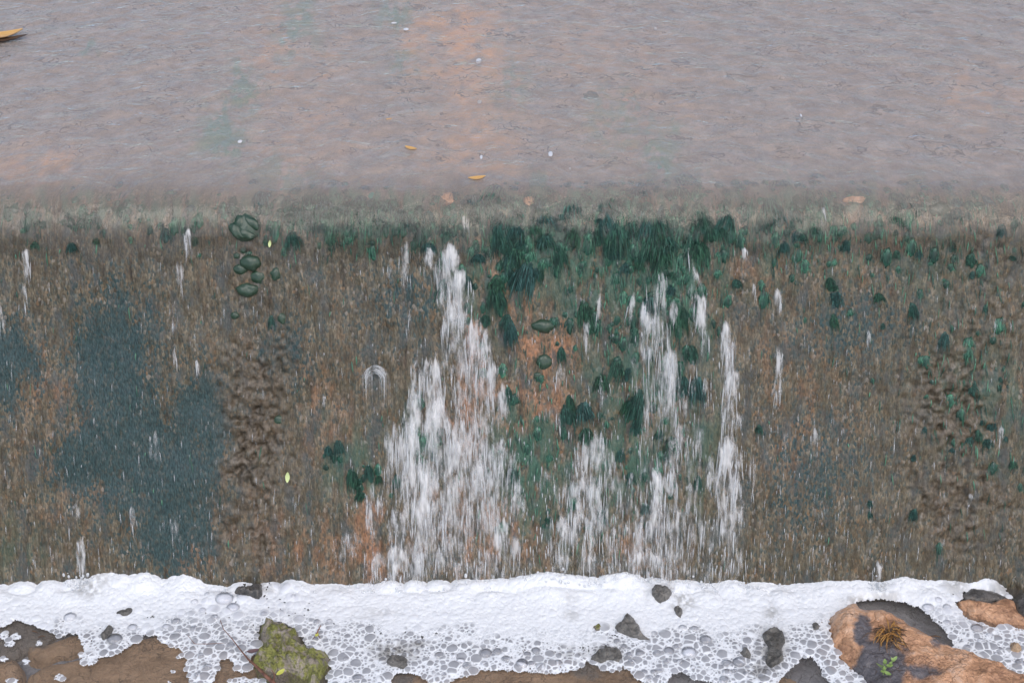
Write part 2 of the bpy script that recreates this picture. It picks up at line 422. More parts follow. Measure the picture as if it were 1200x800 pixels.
def mat_rock(name, dark, mid, light, stain=None, moss=None, scale=1.0, wet=.8, rough=.5):
    k = NT(name); p = k.pos(); tone = k.attr("tone"); side = k.attr("stain")
    n = k.noise(p, 22 * scale, 6, .62, .4); n2 = k.noise(p, 130 * scale, 4, .6)
    f = k.math('ADD', k.math('ADD', k.math('MULTIPLY', n, .65), k.math('MULTIPLY', n2, .35)), k.math('MULTIPLY', k.math('SUBTRACT', tone, .5), .35))
    c = k.ramp(f, [(.3, dark), (.5, mid), (.7, light)])
    if stain: c = k.mix(k.maprange(k.math('ADD', side, k.math('MULTIPLY', k.math('SUBTRACT', n, .5), 1.2)), .35, .65), c, k.ramp(n2, [(.3, tuple(v * .6 for v in stain)), (.7, stain)]))
    if moss: c = k.mix(k.maprange(k.noise(p, 38, 5, .7), .42, .56), c, k.ramp(n2, [(.28, tuple(v * .3 for v in moss)), (.7, moss)]))
    cr = k.vor(k.vadd(k.vscale(p, (20 * scale,) * 3), k.vscale(k.noise(p, 18, 3, .6, 0, 1), (2.5,) * 3)), 1, 'DISTANCE_TO_EDGE')
    crk = k.maprange(cr, 0.0, .05, 0.0, 1.0)
    c = k.mix(k.math('MULTIPLY', k.math('MULTIPLY', k.math('SUBTRACT', 1.0, crk), .6), k.maprange(k.noise(p, 14, 2), .48, .60)), c, tuple(v * .35 for v in dark))
    h = k.math('ADD', k.math('MULTIPLY', n, 1.0), k.math('ADD', k.math('MULTIPLY', n2, .4), k.math('MULTIPLY', crk, .10)))
    return k.done(k.principled(c, rough, k.bump(h, 1.0, .014), wet, .22, None, .4))

def mat_plain(name, c0, c1, rough=.5, scale=60, coat=.3):
    k = NT(name); o = k.objco(); n = k.noise(o, scale, 4, .6)
    c = k.ramp(n, [(.3, c0), (.7, c1)])
    return k.done(k.principled(c, rough, k.bump(n, .3, .002), coat, .2))

M_WEIR, M_MOSS, M_LUMP, M_WHITE, M_THREAD = mat_weir(), mat_moss('wet_moss', 1.25), mat_lump(), mat_white(), mat_thread()
M_STREAM = mat_film("stream_water", (.98, .97, .95), (.60, .525, .47), .30, (12, 15, 15), .6, .024, .055)
M_POOL = mat_film("pool_water", (.96, .95, .94), (.30, .275, .25), .13, (9, 14, 9), .25, .006, .03, False)
M_FOAM, M_BUBBLE = mat_foam(), mat_bubble()
M_BED = mat_rock("pool_bed_silt", (.15, .155, .175), (.24, .25, .275), (.34, .35, .37), None, None, .6, .2)
M_SAND = mat_rock("sandstone_orange", (.24, .125, .07), (.52, .29, .165), (.64, .45, .33), (.14, .13, .14), None, 1.0, .5)
M_TAN = mat_rock("sandstone_brown", (.21, .135, .075), (.36, .25, .155), (.46, .33, .22), (.22, .20, .18), None, .7, .2)
M_DARK = mat_rock("dark_wet_stone", (.022, .020, .018), (.060, .056, .052), (.12, .11, .10), None, None, 1.2, 1.0, .35)
M_GREY = mat_rock("grey_mud_stone", (.055, .052, .045), (.125, .12, .11), (.20, .19, .175), None, None, 1.6, .7)
M_MOSSY = mat_rock("mossy_stone", (.10, .09, .07), (.27, .235, .195), (.42, .37, .32), None, (.30, .31, .085), 1.6, .2, .75)
M_TWIG = mat_plain("twig_bark", (.06, .025, .015), (.24, .11, .07), .6, 90)
M_STRAW = mat_plain("straw", (.20, .085, .02), (.46, .25, .06), .6, 50)
M_DEADSTRAW = mat_plain("rotten_straw", (.03, .018, .012), (.11, .06, .03), .6, 50)
M_LEAFY = mat_plain("yellow_leaf", (.40, .42, .06), (.60, .60, .14), .5, 60)
M_LEAFO = mat_plain("orange_leaf", (.42, .22, .05), (.70, .42, .14), .5, 60)
M_LEAFP = mat_plain("pale_green_leaf", (.38, .48, .18), (.60, .66, .34), .5, 60)
M_LEAFB = mat_plain("purple_brown_leaf", (.075, .04, .045), (.19, .12, .12), .55, 60)
M_LEAFG = mat_plain("fresh_green_leaf", (.10, .18, .035), (.28, .38, .12), .5, 80)
M_WISP = mat_moss('moss_thread', .9)
M_PALEMOSS = mat_moss('drowned_moss', 2.1)
M_SUNK = mat_plain('sunken_algae', (.02, .12, .095), (.07, .27, .21), .6, 40, 0)
M_GROUND = mat_rock("ground_earth", (.04, .032, .025), (.085, .07, .055), (.14, .115, .09), None, None, .3, .1)

# ------------------------------------------------------------------ ground, weir, water
gv = np.array([(-400, -400, -.45), (400, -400, -.45), (400, 400, -.45), (-400, 400, -.45)], float)
tag(link("ground", make_mesh("ground", gv, np.array([(0, 1, 2, 3)]), M_GROUND, False, {"tone": np.full(4, .5), "stain": np.zeros(4)})), kind="structure")

def build_weir():
    x = np.concatenate([[-14, -8, -4, -2.6], np.arange(-1.92, 1.921, .0045), [2.6, 4, 8, 14]])
    s = np.concatenate([[-.25, -.15, -.08], np.arange(-.04, LIP_S + .12, .0045), np.arange(LIP_S + .125, 2.8, .009), [3.2, 4, 6, 10, 20, 28]])
    X, Sg = np.meshgrid(x, s, indexing='ij')
    xr, sr = X.ravel(), Sg.ravel()
    row, px, blue, rust, up, green, crust = weir_masks(xr, sr)
    v = surf(xr, sr, weir_disp(xr, sr))
    apron = sstep(LIP_S - .02, LIP_S + .26, sr + (fbm(xr * 24, sr * 6, 90, 3) - .5) * .14)
    one = np.ones_like(xr)
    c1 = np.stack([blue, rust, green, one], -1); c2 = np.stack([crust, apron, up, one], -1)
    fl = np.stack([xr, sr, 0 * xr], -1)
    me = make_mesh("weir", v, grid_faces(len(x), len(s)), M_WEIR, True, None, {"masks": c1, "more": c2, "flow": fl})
    o = link("weir", me)
    tag(o, "low wet stone weir with a sloping, stained and mossy face under running water", "weir")
build_weir()

def build_stream():
    x = np.concatenate([[-14, -6, -2.6], np.arange(-1.95, 1.951, .0085), [2.6, 6, 14]])
    s = np.concatenate([np.arange(LIP_S - .23, LIP_S + .15, .006), np.arange(LIP_S + .155, 2.8, .0085), [3.4, 5, 9, 16, 27]])
    X, Sg = np.meshgrid(x, s, indexing='ij'); xr, sr = X.ravel(), Sg.ravel()
    depth = .0165 * sstep(LIP_S - .20, LIP_S + .09, sr + (fbm(xr * 14, sr * 3, 95) - .5) * .12) - .003 - .004 * sstep(LIP_S - .08, LIP_S - .22, sr)
    # V-shaped ripples run out from the middle of the apron
    q = np.abs(xr + .08) * .55
    gate = sstep(.40, .62, fbm(xr * 3.2, (sr + q) * 4, 99, 3))
    rip = (fbm(xr * 9, (sr + q) * 13, 97, 4) - .5) * .0125 + (fbm(xr * 40, (sr + q) * 60, 98, 2) - .5) * .0009 * gate
    rip = rip * sstep(LIP_S - .02, LIP_S + .22, sr)
    v = surf(xr, sr, weir_disp(xr, sr) * sstep(LIP_S + .40, LIP_S + .14, sr) + depth + rip)
    tag(link("stream_water", make_mesh("stream_water", v, grid_faces(len(x), len(s)), M_STREAM, True, {"lip": sstep(LIP_S + .14, LIP_S - .13, sr)})), kind="structure")
build_stream()

def build_pool():
    x = np.concatenate([[-14, -5, -2.4], np.arange(-1.6, 1.61, .02), [2.4, 5, 14]])
    y = np.concatenate([[-14, -6, -2.5, -1.2], np.arange(-.75, .061, .012)])
    X, Y = np.meshgrid(x, y, indexing='ij'); xr, yr = X.ravel(), Y.ravel()
    bed = -.030 + (fbm(xr * 7, yr * 7, 101) - .5) * .030
    bed = np.where(np.abs(xr) > 2, -.07, bed)
    v = np.stack([xr, yr, bed], -1)
    tag(link("stream_bed", make_mesh("stream_bed", v, grid_faces(len(x), len(y)), M_BED, True, {"tone": fbm(xr * 4, yr * 4, 103), "stain": 0 * xr})), kind="structure")
    z = (fbm(xr * 18, yr * 22, 105, 3) - .5) * .0015
    tag(link("pool_water", make_mesh("pool_water", np.stack([xr, yr, z], -1), grid_faces(len(x), len(y)), M_POOL)), kind="structure")
build_pool()

# ------------------------------------------------------------------ rocks and slabs (outline -> low mound with its own relief)
def in_poly(px, py, poly):
    inside = np.zeros(px.shape, bool); n = len(poly)
    for i in range(n):
        (x1, y1), (x2, y2) = poly[i], poly[(i + 1) % n]
        if y1 == y2: continue
        c = ((y1 > py) != (y2 > py)) & (px < (x2 - x1) * (py - y1) / (y2 - y1) + x1)
        inside ^= c
    return inside
def poly_dist(px, py, poly):
    d = np.full(px.shape, 1e9); n = len(poly)
    for i in range(n):
        (x1, y1), (x2, y2) = poly[i], poly[(i + 1) % n]
        ex, ey = x2 - x1, y2 - y1; L = ex * ex + ey * ey + 1e-12
        t = np.clip(((px - x1) * ex + (py - y1) * ey) / L, 0, 1)
        d = np.minimum(d, np.hypot(px - x1 - t * ex, py - y1 - t * ey))
    return d
def mound(name, pix, mat, top, edge, step=.0045, rough=.012, nscale=26, base=-.05, seed=0, stain=None, z=0.0, ledge=0.0):
    """a stone whose outline at height z is the photographed one; `edge` metres from rim to top"""
    poly = [tuple(map(float, px_to_level(a, b, z))) for a, b in pix]
    P = np.array(poly); x0, y0 = P.min(0) - edge - step; x1, y1 = P.max(0) + edge + step
    x = np.arange(x0, x1 + step, step); y = np.arange(y0, y1 + step, step)
    X, Y = np.meshgrid(x, y, indexing='ij')
    wx = X + (fbm(X * 22, Y * 22, seed + 1, 3) - .5) * .022; wy = Y + (fbm(X * 22, Y * 22, seed + 2, 3) - .5) * .022
    d = poly_dist(wx, wy, poly); d = np.where(in_poly(wx, wy, poly), d, -d)
    f = np.clip(d / edge, -1, 1)
    dome = np.where(f > 0, 1 - (1 - np.clip(f, 0, 1)) ** 2.2, f * 1.6)
    relief = (fbm(X * nscale, Y * nscale, seed + 3, 5, .55) - .5) * rough * 2
    if ledge:
        st = fbm(X * 9, Y * 14, seed + 7, 3) * 6
        relief = relief + (np.floor(st) + sstep(.75, 1, st % 1)) * ledge
    Z = z + np.where(dome > 0, top * dome, -base * dome * .9) + relief * np.clip(dome + .35, 0, 1)
    keep = (d > -edge)
    kq = keep[:-1, :-1] & keep[1:, :-1] & keep[:-1, 1:] & keep[1:, 1:]
    v = np.stack([X, Y, Z], -1).reshape(-1, 3)
    tone = fbm(X * 10, Y * 10, seed + 5).ravel()
    PX, PY = level_to_px(X, Y, z); st = stain(PX, PY).ravel() if stain else 0 * tone
    v, f_, tone, st = compact(v, grid_faces(len(x), len(y), kq), tone, st)
    # walls down to the bed so that the stone has a body from every side
    e = {}
    for a, b, c, dd in f_.tolist():
        for i, j in ((a, b), (b, c), (c, dd), (dd, a)):
            if (j, i) in e: del e[(j, i)]
            else: e[(i, j)] = 1
    vl = v.copy(); extra = {}; sk = []
    add = []
    for (i, j) in e:
        for q in (i, j):
            if q not in extra: extra[q] = len(v) + len(add); add.append((v[q, 0], v[q, 1], min(base - .05, v[q, 2] - .01)))
        sk.append((j, i, extra[i], extra[j]))
    idx = list(extra); vv = np.concatenate([v, np.array(add)])
    tone = np.concatenate([tone, tone[idx]]); st = np.concatenate([st, st[idx]])
    return link(name, make_mesh(name, vv, [f_, np.array(sk)], mat, True, {"tone": tone, "stain": st}))

slab_poly = [(972, 727), (978, 717), (990, 713), (1003, 711), (1012, 718), (1030, 719), (1052, 723), (1060, 732), (1080, 743), (1095, 755), (1115, 763), (1140, 770), (1165, 782), (1200, 795), (1240, 808), (1250, 850), (1060, 870), (1030, 830), (1017, 801), (1012, 791), (998, 780), (985, 768), (976, 752), (972, 740)]
o = mound("rock_slab", slab_poly, M_SAND, .030, .05, step=.0038, rough=.010, nscale=30, seed=11, ledge=.0034,
          stain=lambda x, y: np.maximum(blob(x, y, 1030, 795, 36, 42, 1.5), np.maximum(.75 * blob(x, y, 1010, 748, 14, 28), np.maximum(.6 * blob(x, y, 1095, 768, 16, 10), .7 * blob(x, y, 1075, 800, 40, 16)))))
tag(o, "large flat orange sandstone slab rising out of the foam at the pool's edge", "rock")
o = mound("rock", [(1122, 705), (1135, 706), (1162, 709), (1174, 705), (1187, 708), (1195, 718), (1203, 725), (1222, 738), (1200, 733), (1180, 730), (1165, 731), (1150, 727), (1135, 722), (1127, 714)], M_SAND, .016, .03, rough=.006, seed=23, ledge=.002)
tag(o, "small orange rock ringed by foam near the foot of the weir", "rock")
o = mound("rock", [(1124, 701), (1136, 692), (1150, 690), (1170, 693), (1184, 702), (1184, 707), (1160, 708), (1128, 704)], M_DARK, .012, .02, rough=.008, seed=29)
tag(o, "dark wet rock ledge tucked behind the small orange rock", "rock")
o = mound("rock", [(1186, 706), (1196, 698), (1215, 694), (1230, 705), (1225, 722), (1200, 722), (1192, 716)], M_DARK, .018, .02, rough=.01, seed=31)
tag(o, "dark wet rock beside the small orange rock, half out of the photo", "rock")
o = mound("mossy_rock", [(303, 739), (306, 733), (320, 729), (331, 730), (341, 737), (350, 745), (355, 756), (363, 763), (373, 765), (380, 764), (386, 770), (387, 781), (380, 791), (372, 806), (362, 806), (360, 796), (350, 793), (341, 788), (325, 786), (306, 783), (298, 778), (301, 769), (308, 760), (304, 750)], M_MOSSY, .032, .026, step=.003, rough=.021, nscale=62, seed=37)
tag(o, "rounded stone covered in olive green moss standing in the bubbles", "rock")
def brown(pix, label, top, seed, zz=-.012, st=None, mat=None):
    o = mound("stone_slab", pix, mat or M_TAN, top, .025, step=.006, rough=.004, nscale=14, seed=seed, z=zz, stain=st)
    tag(o, label, "stone slab")
brown([(32, 758), (60, 753), (76, 745), (100, 741), (112, 762), (104, 768), (92, 764), (70, 767), (52, 773), (38, 772)], "small brown sandstone slab under clear water, above the blue-grey gap", .008, 41, st=lambda x, y: .5 * blob(x, y, 45, 760, 30, 14))
brown([(33, 793), (55, 780), (85, 776), (112, 771), (165, 750), (190, 742), (230, 760), (300, 765), (300, 850), (30, 860)], "broad brown sandstone slab under clear water, below the blue-grey gap", .008, 43, st=lambda x, y: .45 * blob(x, y, 250, 780, 40, 30))
brown([(-60, 778), (0, 775), (19, 772), (28, 790), (27, 830), (20, 860), (-60, 860)], "golden brown slab in the water at the photo's lower left corner", .009, 47)
brown([(-60, 716), (0, 712), (20, 722), (60, 736), (72, 742), (40, 756), (20, 768), (-60, 770)], "dull grey brown slab in the water just under the foam's left end", .004, 49, st=lambda x, y: .9 + 0 * x)
brown([(445, 850), (452, 800), (462, 788), (485, 786), (520, 792), (560, 780), (640, 776), (700, 766), (735, 776), (765, 795), (770, 850)], "wide brown slab in the water below the middle of the foam", .007, 53, st=lambda x, y: np.maximum(.62 * blob(x, y, 470, 800, 30, 20), .6 * blob(x, y, 690, 790, 50, 20)))
brown([(905, 798), (918, 793), (932, 796), (936, 815), (900, 820)], "small ochre stone in the dark water beside the orange slab", .006, 57)

def small_stone(pix, label, mat, top, seed, name="stone", edge=.012, z=.012):
    o = mound(name, pix, mat, top, edge, step=.003, rough=.010, nscale=95, seed=seed, z=z, base=-.05)
    tag(o, label, "stone")
small_stone([(721, 735), (727, 727), (736, 721), (742, 724), (751, 735), (752, 741), (762, 750), (748, 748), (735, 743), (722, 740)], "pointed grey stone standing clear in the white foam", M_GREY, .010, 61)
small_stone([(693, 772), (700, 762), (708, 755), (722, 759), (726, 768), (724, 777), (712, 773), (703, 776)], "mud coloured stone at the foam's edge, below the pointed grey one", M_GREY, .006, 63)
small_stone([(761, 691), (767, 685), (780, 685), (788, 692), (782, 700), (770, 702), (763, 697)], "knobbly dark stone in the foam close to the weir face", M_GREY, .012, 65, z=.02)
small_stone([(892, 742), (900, 735), (913, 737), (919, 748), (914, 760), (918, 772), (905, 782), (897, 772), (899, 757)], "long grey scum covered stone near the blue-grey water", M_GREY, .008, 67)
small_stone([(866, 764), (871, 759), (878, 766), (877, 771), (869, 769)], "tiny grey stone by a pair of large bubbles", M_GREY, .008, 69)
small_stone([(951, 730), (955, 726), (960, 729), (958, 734), (953, 735)], "tiny dark pebble in fine foam beside the orange slab", M_GREY, .008, 71)
small_stone([(116, 743), (124, 735), (133, 731), (136, 734), (130, 741), (120, 747)], "elongated grey stone among the foam, above a large bubble", M_GREY, .007, 73)
small_stone([(134, 719), (142, 714), (153, 713), (151, 718), (140, 721)], "narrow grey sliver of stone in the left part of the foam", M_GREY, .007, 75)
small_stone([(278, 690), (290, 686), (306, 686), (304, 695), (301, 700), (296, 694), (284, 692)], "brown wedge of stone between the foam and the weir's foot", M_DARK, .010, 77, z=.018)
small_stone([(697, 733), (703, 729), (708, 733), (705, 738), (699, 738)], "small olive pebble in the brightest foam", M_MOSSY, .006, 79)
small_stone([(790, 712), (797, 708), (803, 714), (800, 721), (793, 719)], "small dark pebble below the knobbly dark stone", M_GREY, .007, 81)
small_stone([(454, 775), (460, 768), (472, 768), (479, 775), (474, 781), (460, 781)], "grey lump of scum at the tip of the dirty foam patch", M_GREY, .006, 83)
small_stone([(1183, 755), (1191, 751), (1195, 758), (1190, 764), (1184, 761)], "oval brown pebble showing through the foam below the small orange rock", M_TAN, .008, 85)

# ------------------------------------------------------------------ foam
CONTACT = [(-80, 688), (0, 684), (60, 680), (95, 676), (120, 671), (150, 670), (175, 674), (190, 678), (215, 673), (240, 679), (270, 683), (300, 686), (350, 683), (400, 686), (450, 687), (480, 686), (540, 684), (560, 683), (590, 680), (620, 674), (640, 669), (665, 673), (690, 676), (712, 672), (735, 671), (760, 675), (800, 680), (850, 684), (900, 682), (950, 681), (1000, 679), (1050, 677), (1085, 676), (1110, 679), (1130, 681), (1142, 676), (1158, 671), (1168, 674), (1180, 690), (1200, 694), (1300, 694)]
FOAM_PATCH = [
    [(-80, 640), (1130, 640), (1128, 700), (1121, 704), (1126, 716), (1134, 724), (1150, 729), (1166, 733), (1180, 732), (1200, 736), (1240, 745), (1240, 800), (1200, 791), (1165, 780), (1140, 768), (1116, 760), (1117, 750), (1108, 737), (1095, 725), (1083, 712), (1060, 704), (1030, 700), (1005, 703), (996, 711), (976, 719), (970, 728), (974, 745), (984, 770), (996, 781), (1010, 792), (1018, 806), (985, 806), (970, 795), (962, 780), (952, 768), (940, 768), (930, 778), (918, 790), (908, 800), (880, 802), (830, 797), (812, 792), (800, 783), (788, 788), (780, 798), (764, 800), (750, 797), (740, 786), (731, 780), (716, 786), (704, 781), (690, 772), (676, 783), (650, 788), (625, 785), (600, 784), (566, 782), (545, 789), (525, 797), (512, 803), (500, 794), (486, 788), (470, 786), (460, 790), (455, 806), (400, 806), (382, 806), (388, 782), (387, 768), (378, 761), (362, 760), (355, 745), (343, 733), (330, 727), (316, 727), (303, 731), (300, 742), (306, 754), (300, 764), (290, 769), (277, 770), (265, 768), (256, 771), (255, 780), (248, 800), (240, 806), (226, 806), (222, 790), (217, 777), (222, 768), (210, 757), (190, 752), (183, 742), (172, 741), (163, 747), (148, 758), (132, 766), (114, 769), (101, 766), (95, 752), (90, 741), (80, 741), (70, 744), (50, 735), (42, 730), (30, 728), (15, 724), (10, 730), (0, 734), (-80, 735)],
    [(272, 770), (290, 770), (291, 780), (284, 786), (276, 783)],
    [(264, 806), (268, 795), (278, 792), (310, 795), (316, 806)],
    [(1124, 692), (1130, 640), (1172, 640), (1180, 692), (1190, 700), (1182, 700), (1165, 692), (1150, 690), (1136, 692)],
]
FLECKS = [(103, 772, 9, 5), (97, 767, 4, 3), (110, 768, 4, 3), (69, 792, 6, 4), (12, 752, 5, 4), (18, 744, 6, 4), (5, 743, 5, 4), (45, 752, 3, 3), (30, 774, 4, 3), (15, 796, 6, 4), (203, 785, 3, 2), (211, 767, 3, 2), (4, 771, 4, 2), (198, 797, 2, 2)]
BIG = [(82, 722, 8), (263, 702, 11), (273, 711, 8), (243, 697, 4), (251, 723, 5), (228, 705, 5), (227, 736, 6), (134, 748, 10), (155, 734, 6), (206, 727, 6), (195, 733, 5), (211, 738, 5), (237, 714, 5), (282, 699, 5),
       (827, 749, 8), (808, 764, 9), (852, 776, 6.5), (866, 775, 8.5), (852, 787, 6.5), (861, 786, 5), (849, 795, 6.5), (814, 736, 5), (874, 789, 4), (812, 781, 3.5),
       (515, 767, 6), (419, 793, 6.5), (569, 765, 8), (547, 779, 6), (612, 776, 7.5), (583, 763, 6), (593, 771, 5.5), (540, 774, 5), (567, 776, 4.5), (533, 768, 4), (520, 789, 4), (509, 789, 4),
       (611, 778, 7), (623, 777, 5.5), (634, 780, 6.5), (654, 776, 6), (628, 762, 6), (618, 766, 5), (723, 751, 5), (784, 762, 7), (807, 763, 9), (793, 757, 5), (761, 793, 5), (755, 786, 4.5), (766, 786, 4.5), (773, 784, 5), (771, 792, 4), (781, 774, 5.5), (738, 766, 5), (731, 757, 5), (740, 775, 4.5), (800, 735, 5), (767, 742, 4.5), (750, 766, 5), (770, 765, 4.5), (797, 775, 4.5),
       (344, 700, 4), (371, 728, 5), (330, 716, 4), (309, 719, 4), (395, 742, 4), (392, 750, 4), (270, 755, 6), (285, 752, 4), (243, 781, 5), (224, 773, 4), (235, 767, 4), (232, 790, 4), (386, 728, 4), (410, 780, 3.5), (405, 772, 3.5),
       (1088, 711, 7), (1110, 711, 6), (1099, 704, 5), (1145, 735, 8), (1160, 743, 5), (1134, 757, 5), (1172, 760, 5), (1195, 775, 6), (1110, 728, 5), (1136, 766, 4), (1168, 766, 4), (1150, 750, 4.5)]
def foam_size(px, py):
    """wanted bubble radius in metres"""
    n = fbm(px / 22, py / 16, 201, 3)
    r = .0032 + .0040 * sstep(712, 772, py + (n - .5) * 50)
    for cx, cy, rx, ry, a in ((300, 725, 75, 40, .0040), (240, 740, 40, 30, .0042), (400, 775, 40, 30, .0022), (1120, 730, 60, 40, .0040), (1170, 760, 50, 30, .0036), (800, 770, 60, 30, .0034), (840, 785, 50, 20, .003), (980, 770, 40, 40, .0040), (945, 745, 30, 30, .0020), (130, 750, 50, 20, .0016), (590, 775, 60, 18, .0022)):
        r = r + a * blob(px, py, cx, cy, rx, ry)
    for cx, cy, rx, ry, a in ((560, 725, 110, 34, .8), (660, 725, 70, 45, .9), (850, 715, 90, 40, .8), (1000, 690, 90, 20, .8), (120, 700, 90, 28, .7)):
        r = r * (1 - a * .45 * blob(px, py, cx, cy, rx, ry))
    return np.maximum(r * .82 * (.70 + .6 * n), .0030)

def build_foam():
    step = .0016
    x = np.arange(-1.42, 1.42, step); y = np.arange(-.335, .055, step)
    X, Y = np.meshgrid(x, y, indexing='ij')
    X2 = X.astype(float); Y2 = Y.astype(float)
    PX, PY = level_to_px(X2, Y2, .008)
    reg = np.zeros(X.shape, bool)
    def region(px, py):
        m = np.zeros(px.shape, bool)
        for poly in FOAM_PATCH: m |= in_poly(px, py, poly)
        for cx, cy, a, b in FLECKS: m |= ((px - cx) / a) ** 2 + ((py - cy) / b) ** 2 < 1
        return m
    big = []
    for bx, by, br in BIG:
        wx, wy = px_to_level(bx, by, .008); big.append((float(wx), float(wy), br * .00195))
    B = np.array(big)
    p1 = np.zeros(X.shape); p2 = np.zeros(X.shape); r1 = np.full(X.shape, .003); bigm = np.zeros(X.shape, bool)
    def offer(p, r, isbig=False):
        nonlocal p1, p2, r1, bigm
        better = p < p1
        p2 = np.where(better, p1, np.minimum(p2, p)); r1 = np.where(better, r, r1); bigm = np.where(better, isbig, bigm)
        p1 = np.where(better, p, p1)
    for wx, wy, r in big: offer((X2 - wx) ** 2 + (Y2 - wy) ** 2 - r * r * 1.15, r, True)
    for li, c in enumerate((.0038, .0056, .0085, .0125, .018)):
        gx, gy = np.floor(X2 / c), np.floor(Y2 / c)
        for i in (-1, 0, 1):
            for j in (-1, 0, 1):
                ix, iy = gx + i, gy + j
                sx = (ix + .1 + .8 * _hash(ix, iy, 300 + li)) * c; sy = (iy + .1 + .8 * _hash(ix, iy, 400 + li)) * c
                rr = c * (.45 + .40 * _hash(ix, iy, 500 + li))
                qx, qy = level_to_px(sx, sy, .008)
                want = foam_size(qx, qy) * (.34 + 2.0 * _hash(ix, iy, 600 + li) ** 2)
                ok = (want > c * .40) & (region(qx, qy) if li < 2 or True else True)
                if li > 0: ok &= want > c * .48
                dmin = np.min([np.hypot(sx - b[0], sy - b[1]) - b[2] for b in big if True][:0] or [np.full(X.shape, 1.0)], axis=0)
                offer(np.where(ok, (X2 - sx) ** 2 + (Y2 - sy) ** 2 - rr * rr * 1.2, 1.0), rr)
    size = foam_size(PX, PY)
    dense = sstep(.0042, .0026, size)
    rg = region(PX, PY).astype(float)
    def blur(m, k):
        for ax in (0, 1):
            pd = [(0, 0), (0, 0)]; pd[ax] = (k + 1, k)
            c_ = np.cumsum(np.pad(m, pd, mode='edge'), axis=ax)
            m = (c_[2 * k + 1:] - c_[:-2 * k - 1]) / (2 * k + 1) if ax == 0 else (c_[:, 2 * k + 1:] - c_[:, :-2 * k - 1]) / (2 * k + 1)
        return m
    wide = sstep(.50, .98, blur(blur(rg, 9), 9)); rg = blur(rg, 4)
    keep = (p1 < -1e-9) | ((dense > .2) & (rg > .5))
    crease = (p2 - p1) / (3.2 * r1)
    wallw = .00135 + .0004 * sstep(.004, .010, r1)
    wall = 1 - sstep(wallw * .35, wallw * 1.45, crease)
    dome = np.sqrt(np.maximum(-p1, 0)) * .75
    # the pile against the weir face
    cx = np.array([a for a, b in CONTACT], float); cr = np.array([b for a, b in CONTACT], float)
    pxx = 600 + X2 * F_PX / float(t_of_s(0.0))
    rows = np.interp(pxx, cx, cr) + 7 + 5 * sstep(1120, 1150, pxx)
    hc = np.clip(np.sin(FACE) * s_of_row(rows), .001, .08)
    away = np.clip((.012 - Y2), 0, 1)
    puff = fbm(X2 * 26, Y2 * 26, 211, 3)
    H = .004 + hc * np.exp(-(away / (.035 + .05 * fbm(X2 * 5, 0 * X2, 213))) ** 1.5) * (.80 + .4 * fbm(X2 * 22, Y2 * 22, 211, 1)) + .024 * np.abs(fbm(X2 * 17, Y2 * 21, 231, 1) - .5) * sstep(.10, .02, away)
    H = H + .006 * blob(PX, PY, 600, 715, 220, 50)
    H = .003 + (H - .003) * wide
    Z = .0015 + H * np.maximum(np.clip(dome / .0016, 0, 1), sstep(.5, 1, rg) * .97) + dome * np.where(bigm, .12, .40)
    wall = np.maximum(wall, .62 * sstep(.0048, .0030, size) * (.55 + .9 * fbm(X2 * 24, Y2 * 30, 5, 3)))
    thick = .46 + .54 * sstep(745, 705, PY + (fbm(PX / 14, PY / 14, 217) - .5) * 30)
    thick = np.clip(thick + dense * .5 + .25 * (fbm(X2 * 60, Y2 * 60, 219) - .5), .4, 1)
    dirt = np.zeros(X.shape)
    for dx, dy, rx, ry, a in ((463, 765, 26, 13, 1), (490, 755, 12, 5, .8), (440, 758, 12, 8, .6), (905, 720, 10, 12, .6), (905, 760, 18, 30, .9), (890, 785, 14, 12, .8), (105, 695, 18, 8, .7), (118, 688, 14, 6, .5), (670, 722, 12, 6, .4), (668, 705, 12, 6, .3), (800, 705, 16, 10, .7), (775, 695, 20, 12, .5), (1010, 705, 22, 6, .8), (1040, 700, 30, 5, .5), (712, 765, 22, 12, .6), (305, 690, 20, 8, .6), (440, 720, 30, 8, .25), (1120, 690, 16, 10, .6), (1175, 690, 16, 8, .7), (672, 765, 20, 8, .5), (350, 724, 0.1, .1, 0)):
        if a: dirt = np.maximum(dirt, a * blob(PX, PY, dx, dy, rx, ry, 1.3))
    dirt = dirt * sstep(.30, .62, fbm(PX / 4.5, PY / 3.5, 223, 4) + dirt * .12)
    # nothing of the foam goes inside the face
    yf, zf = prof(np.maximum(Z, 0) / math.sin(FACE))
    keep &= Y2 < yf + .012
    kq = keep[:-1, :-1] & keep[1:, :-1] & keep[:-1, 1:] & keep[1:, 1:]
    v = np.stack([X2, Y2, Z], -1).reshape(-1, 3)
    v, f, a, b, c = compact(v, grid_faces(len(x), len(y), kq), wall.ravel(), thick.ravel(), dirt.ravel())
    root = link("foam_bank", None, None, (0, 0, 0))
    tag(root, "bank of white foam and bubbles piled along the foot of the weir", "foam")
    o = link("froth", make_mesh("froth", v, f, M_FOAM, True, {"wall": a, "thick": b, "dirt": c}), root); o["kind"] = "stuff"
    # the largest bubbles, one thin dome each
    nu, nv = 14, 6
    vs, fs = [], []
    for j in range(nv):
        th = j / (nv - 1) * math.pi / 2
        for i in range(nu):
            ph = 2 * math.pi * i / nu; vs.append((math.cos(th) * math.cos(ph), math.cos(th) * math.sin(ph), math.sin(th) * .62))
    for j in range(nv - 2):
        for i in range(nu): fs.append((j * nu + i, j * nu + (i + 1) % nu, (j + 1) * nu + (i + 1) % nu, (j + 1) * nu + i))
    vs = vs[:nu * (nv - 1)] + [(0, 0, .62)]
    cap = [((nv - 2) * nu + i, (nv - 2) * nu + (i + 1) % nu, len(vs) - 1) for i in range(nu)]
    me = make_mesh("bubble", np.array(vs), [np.array(fs), np.array(cap)], M_BUBBLE)
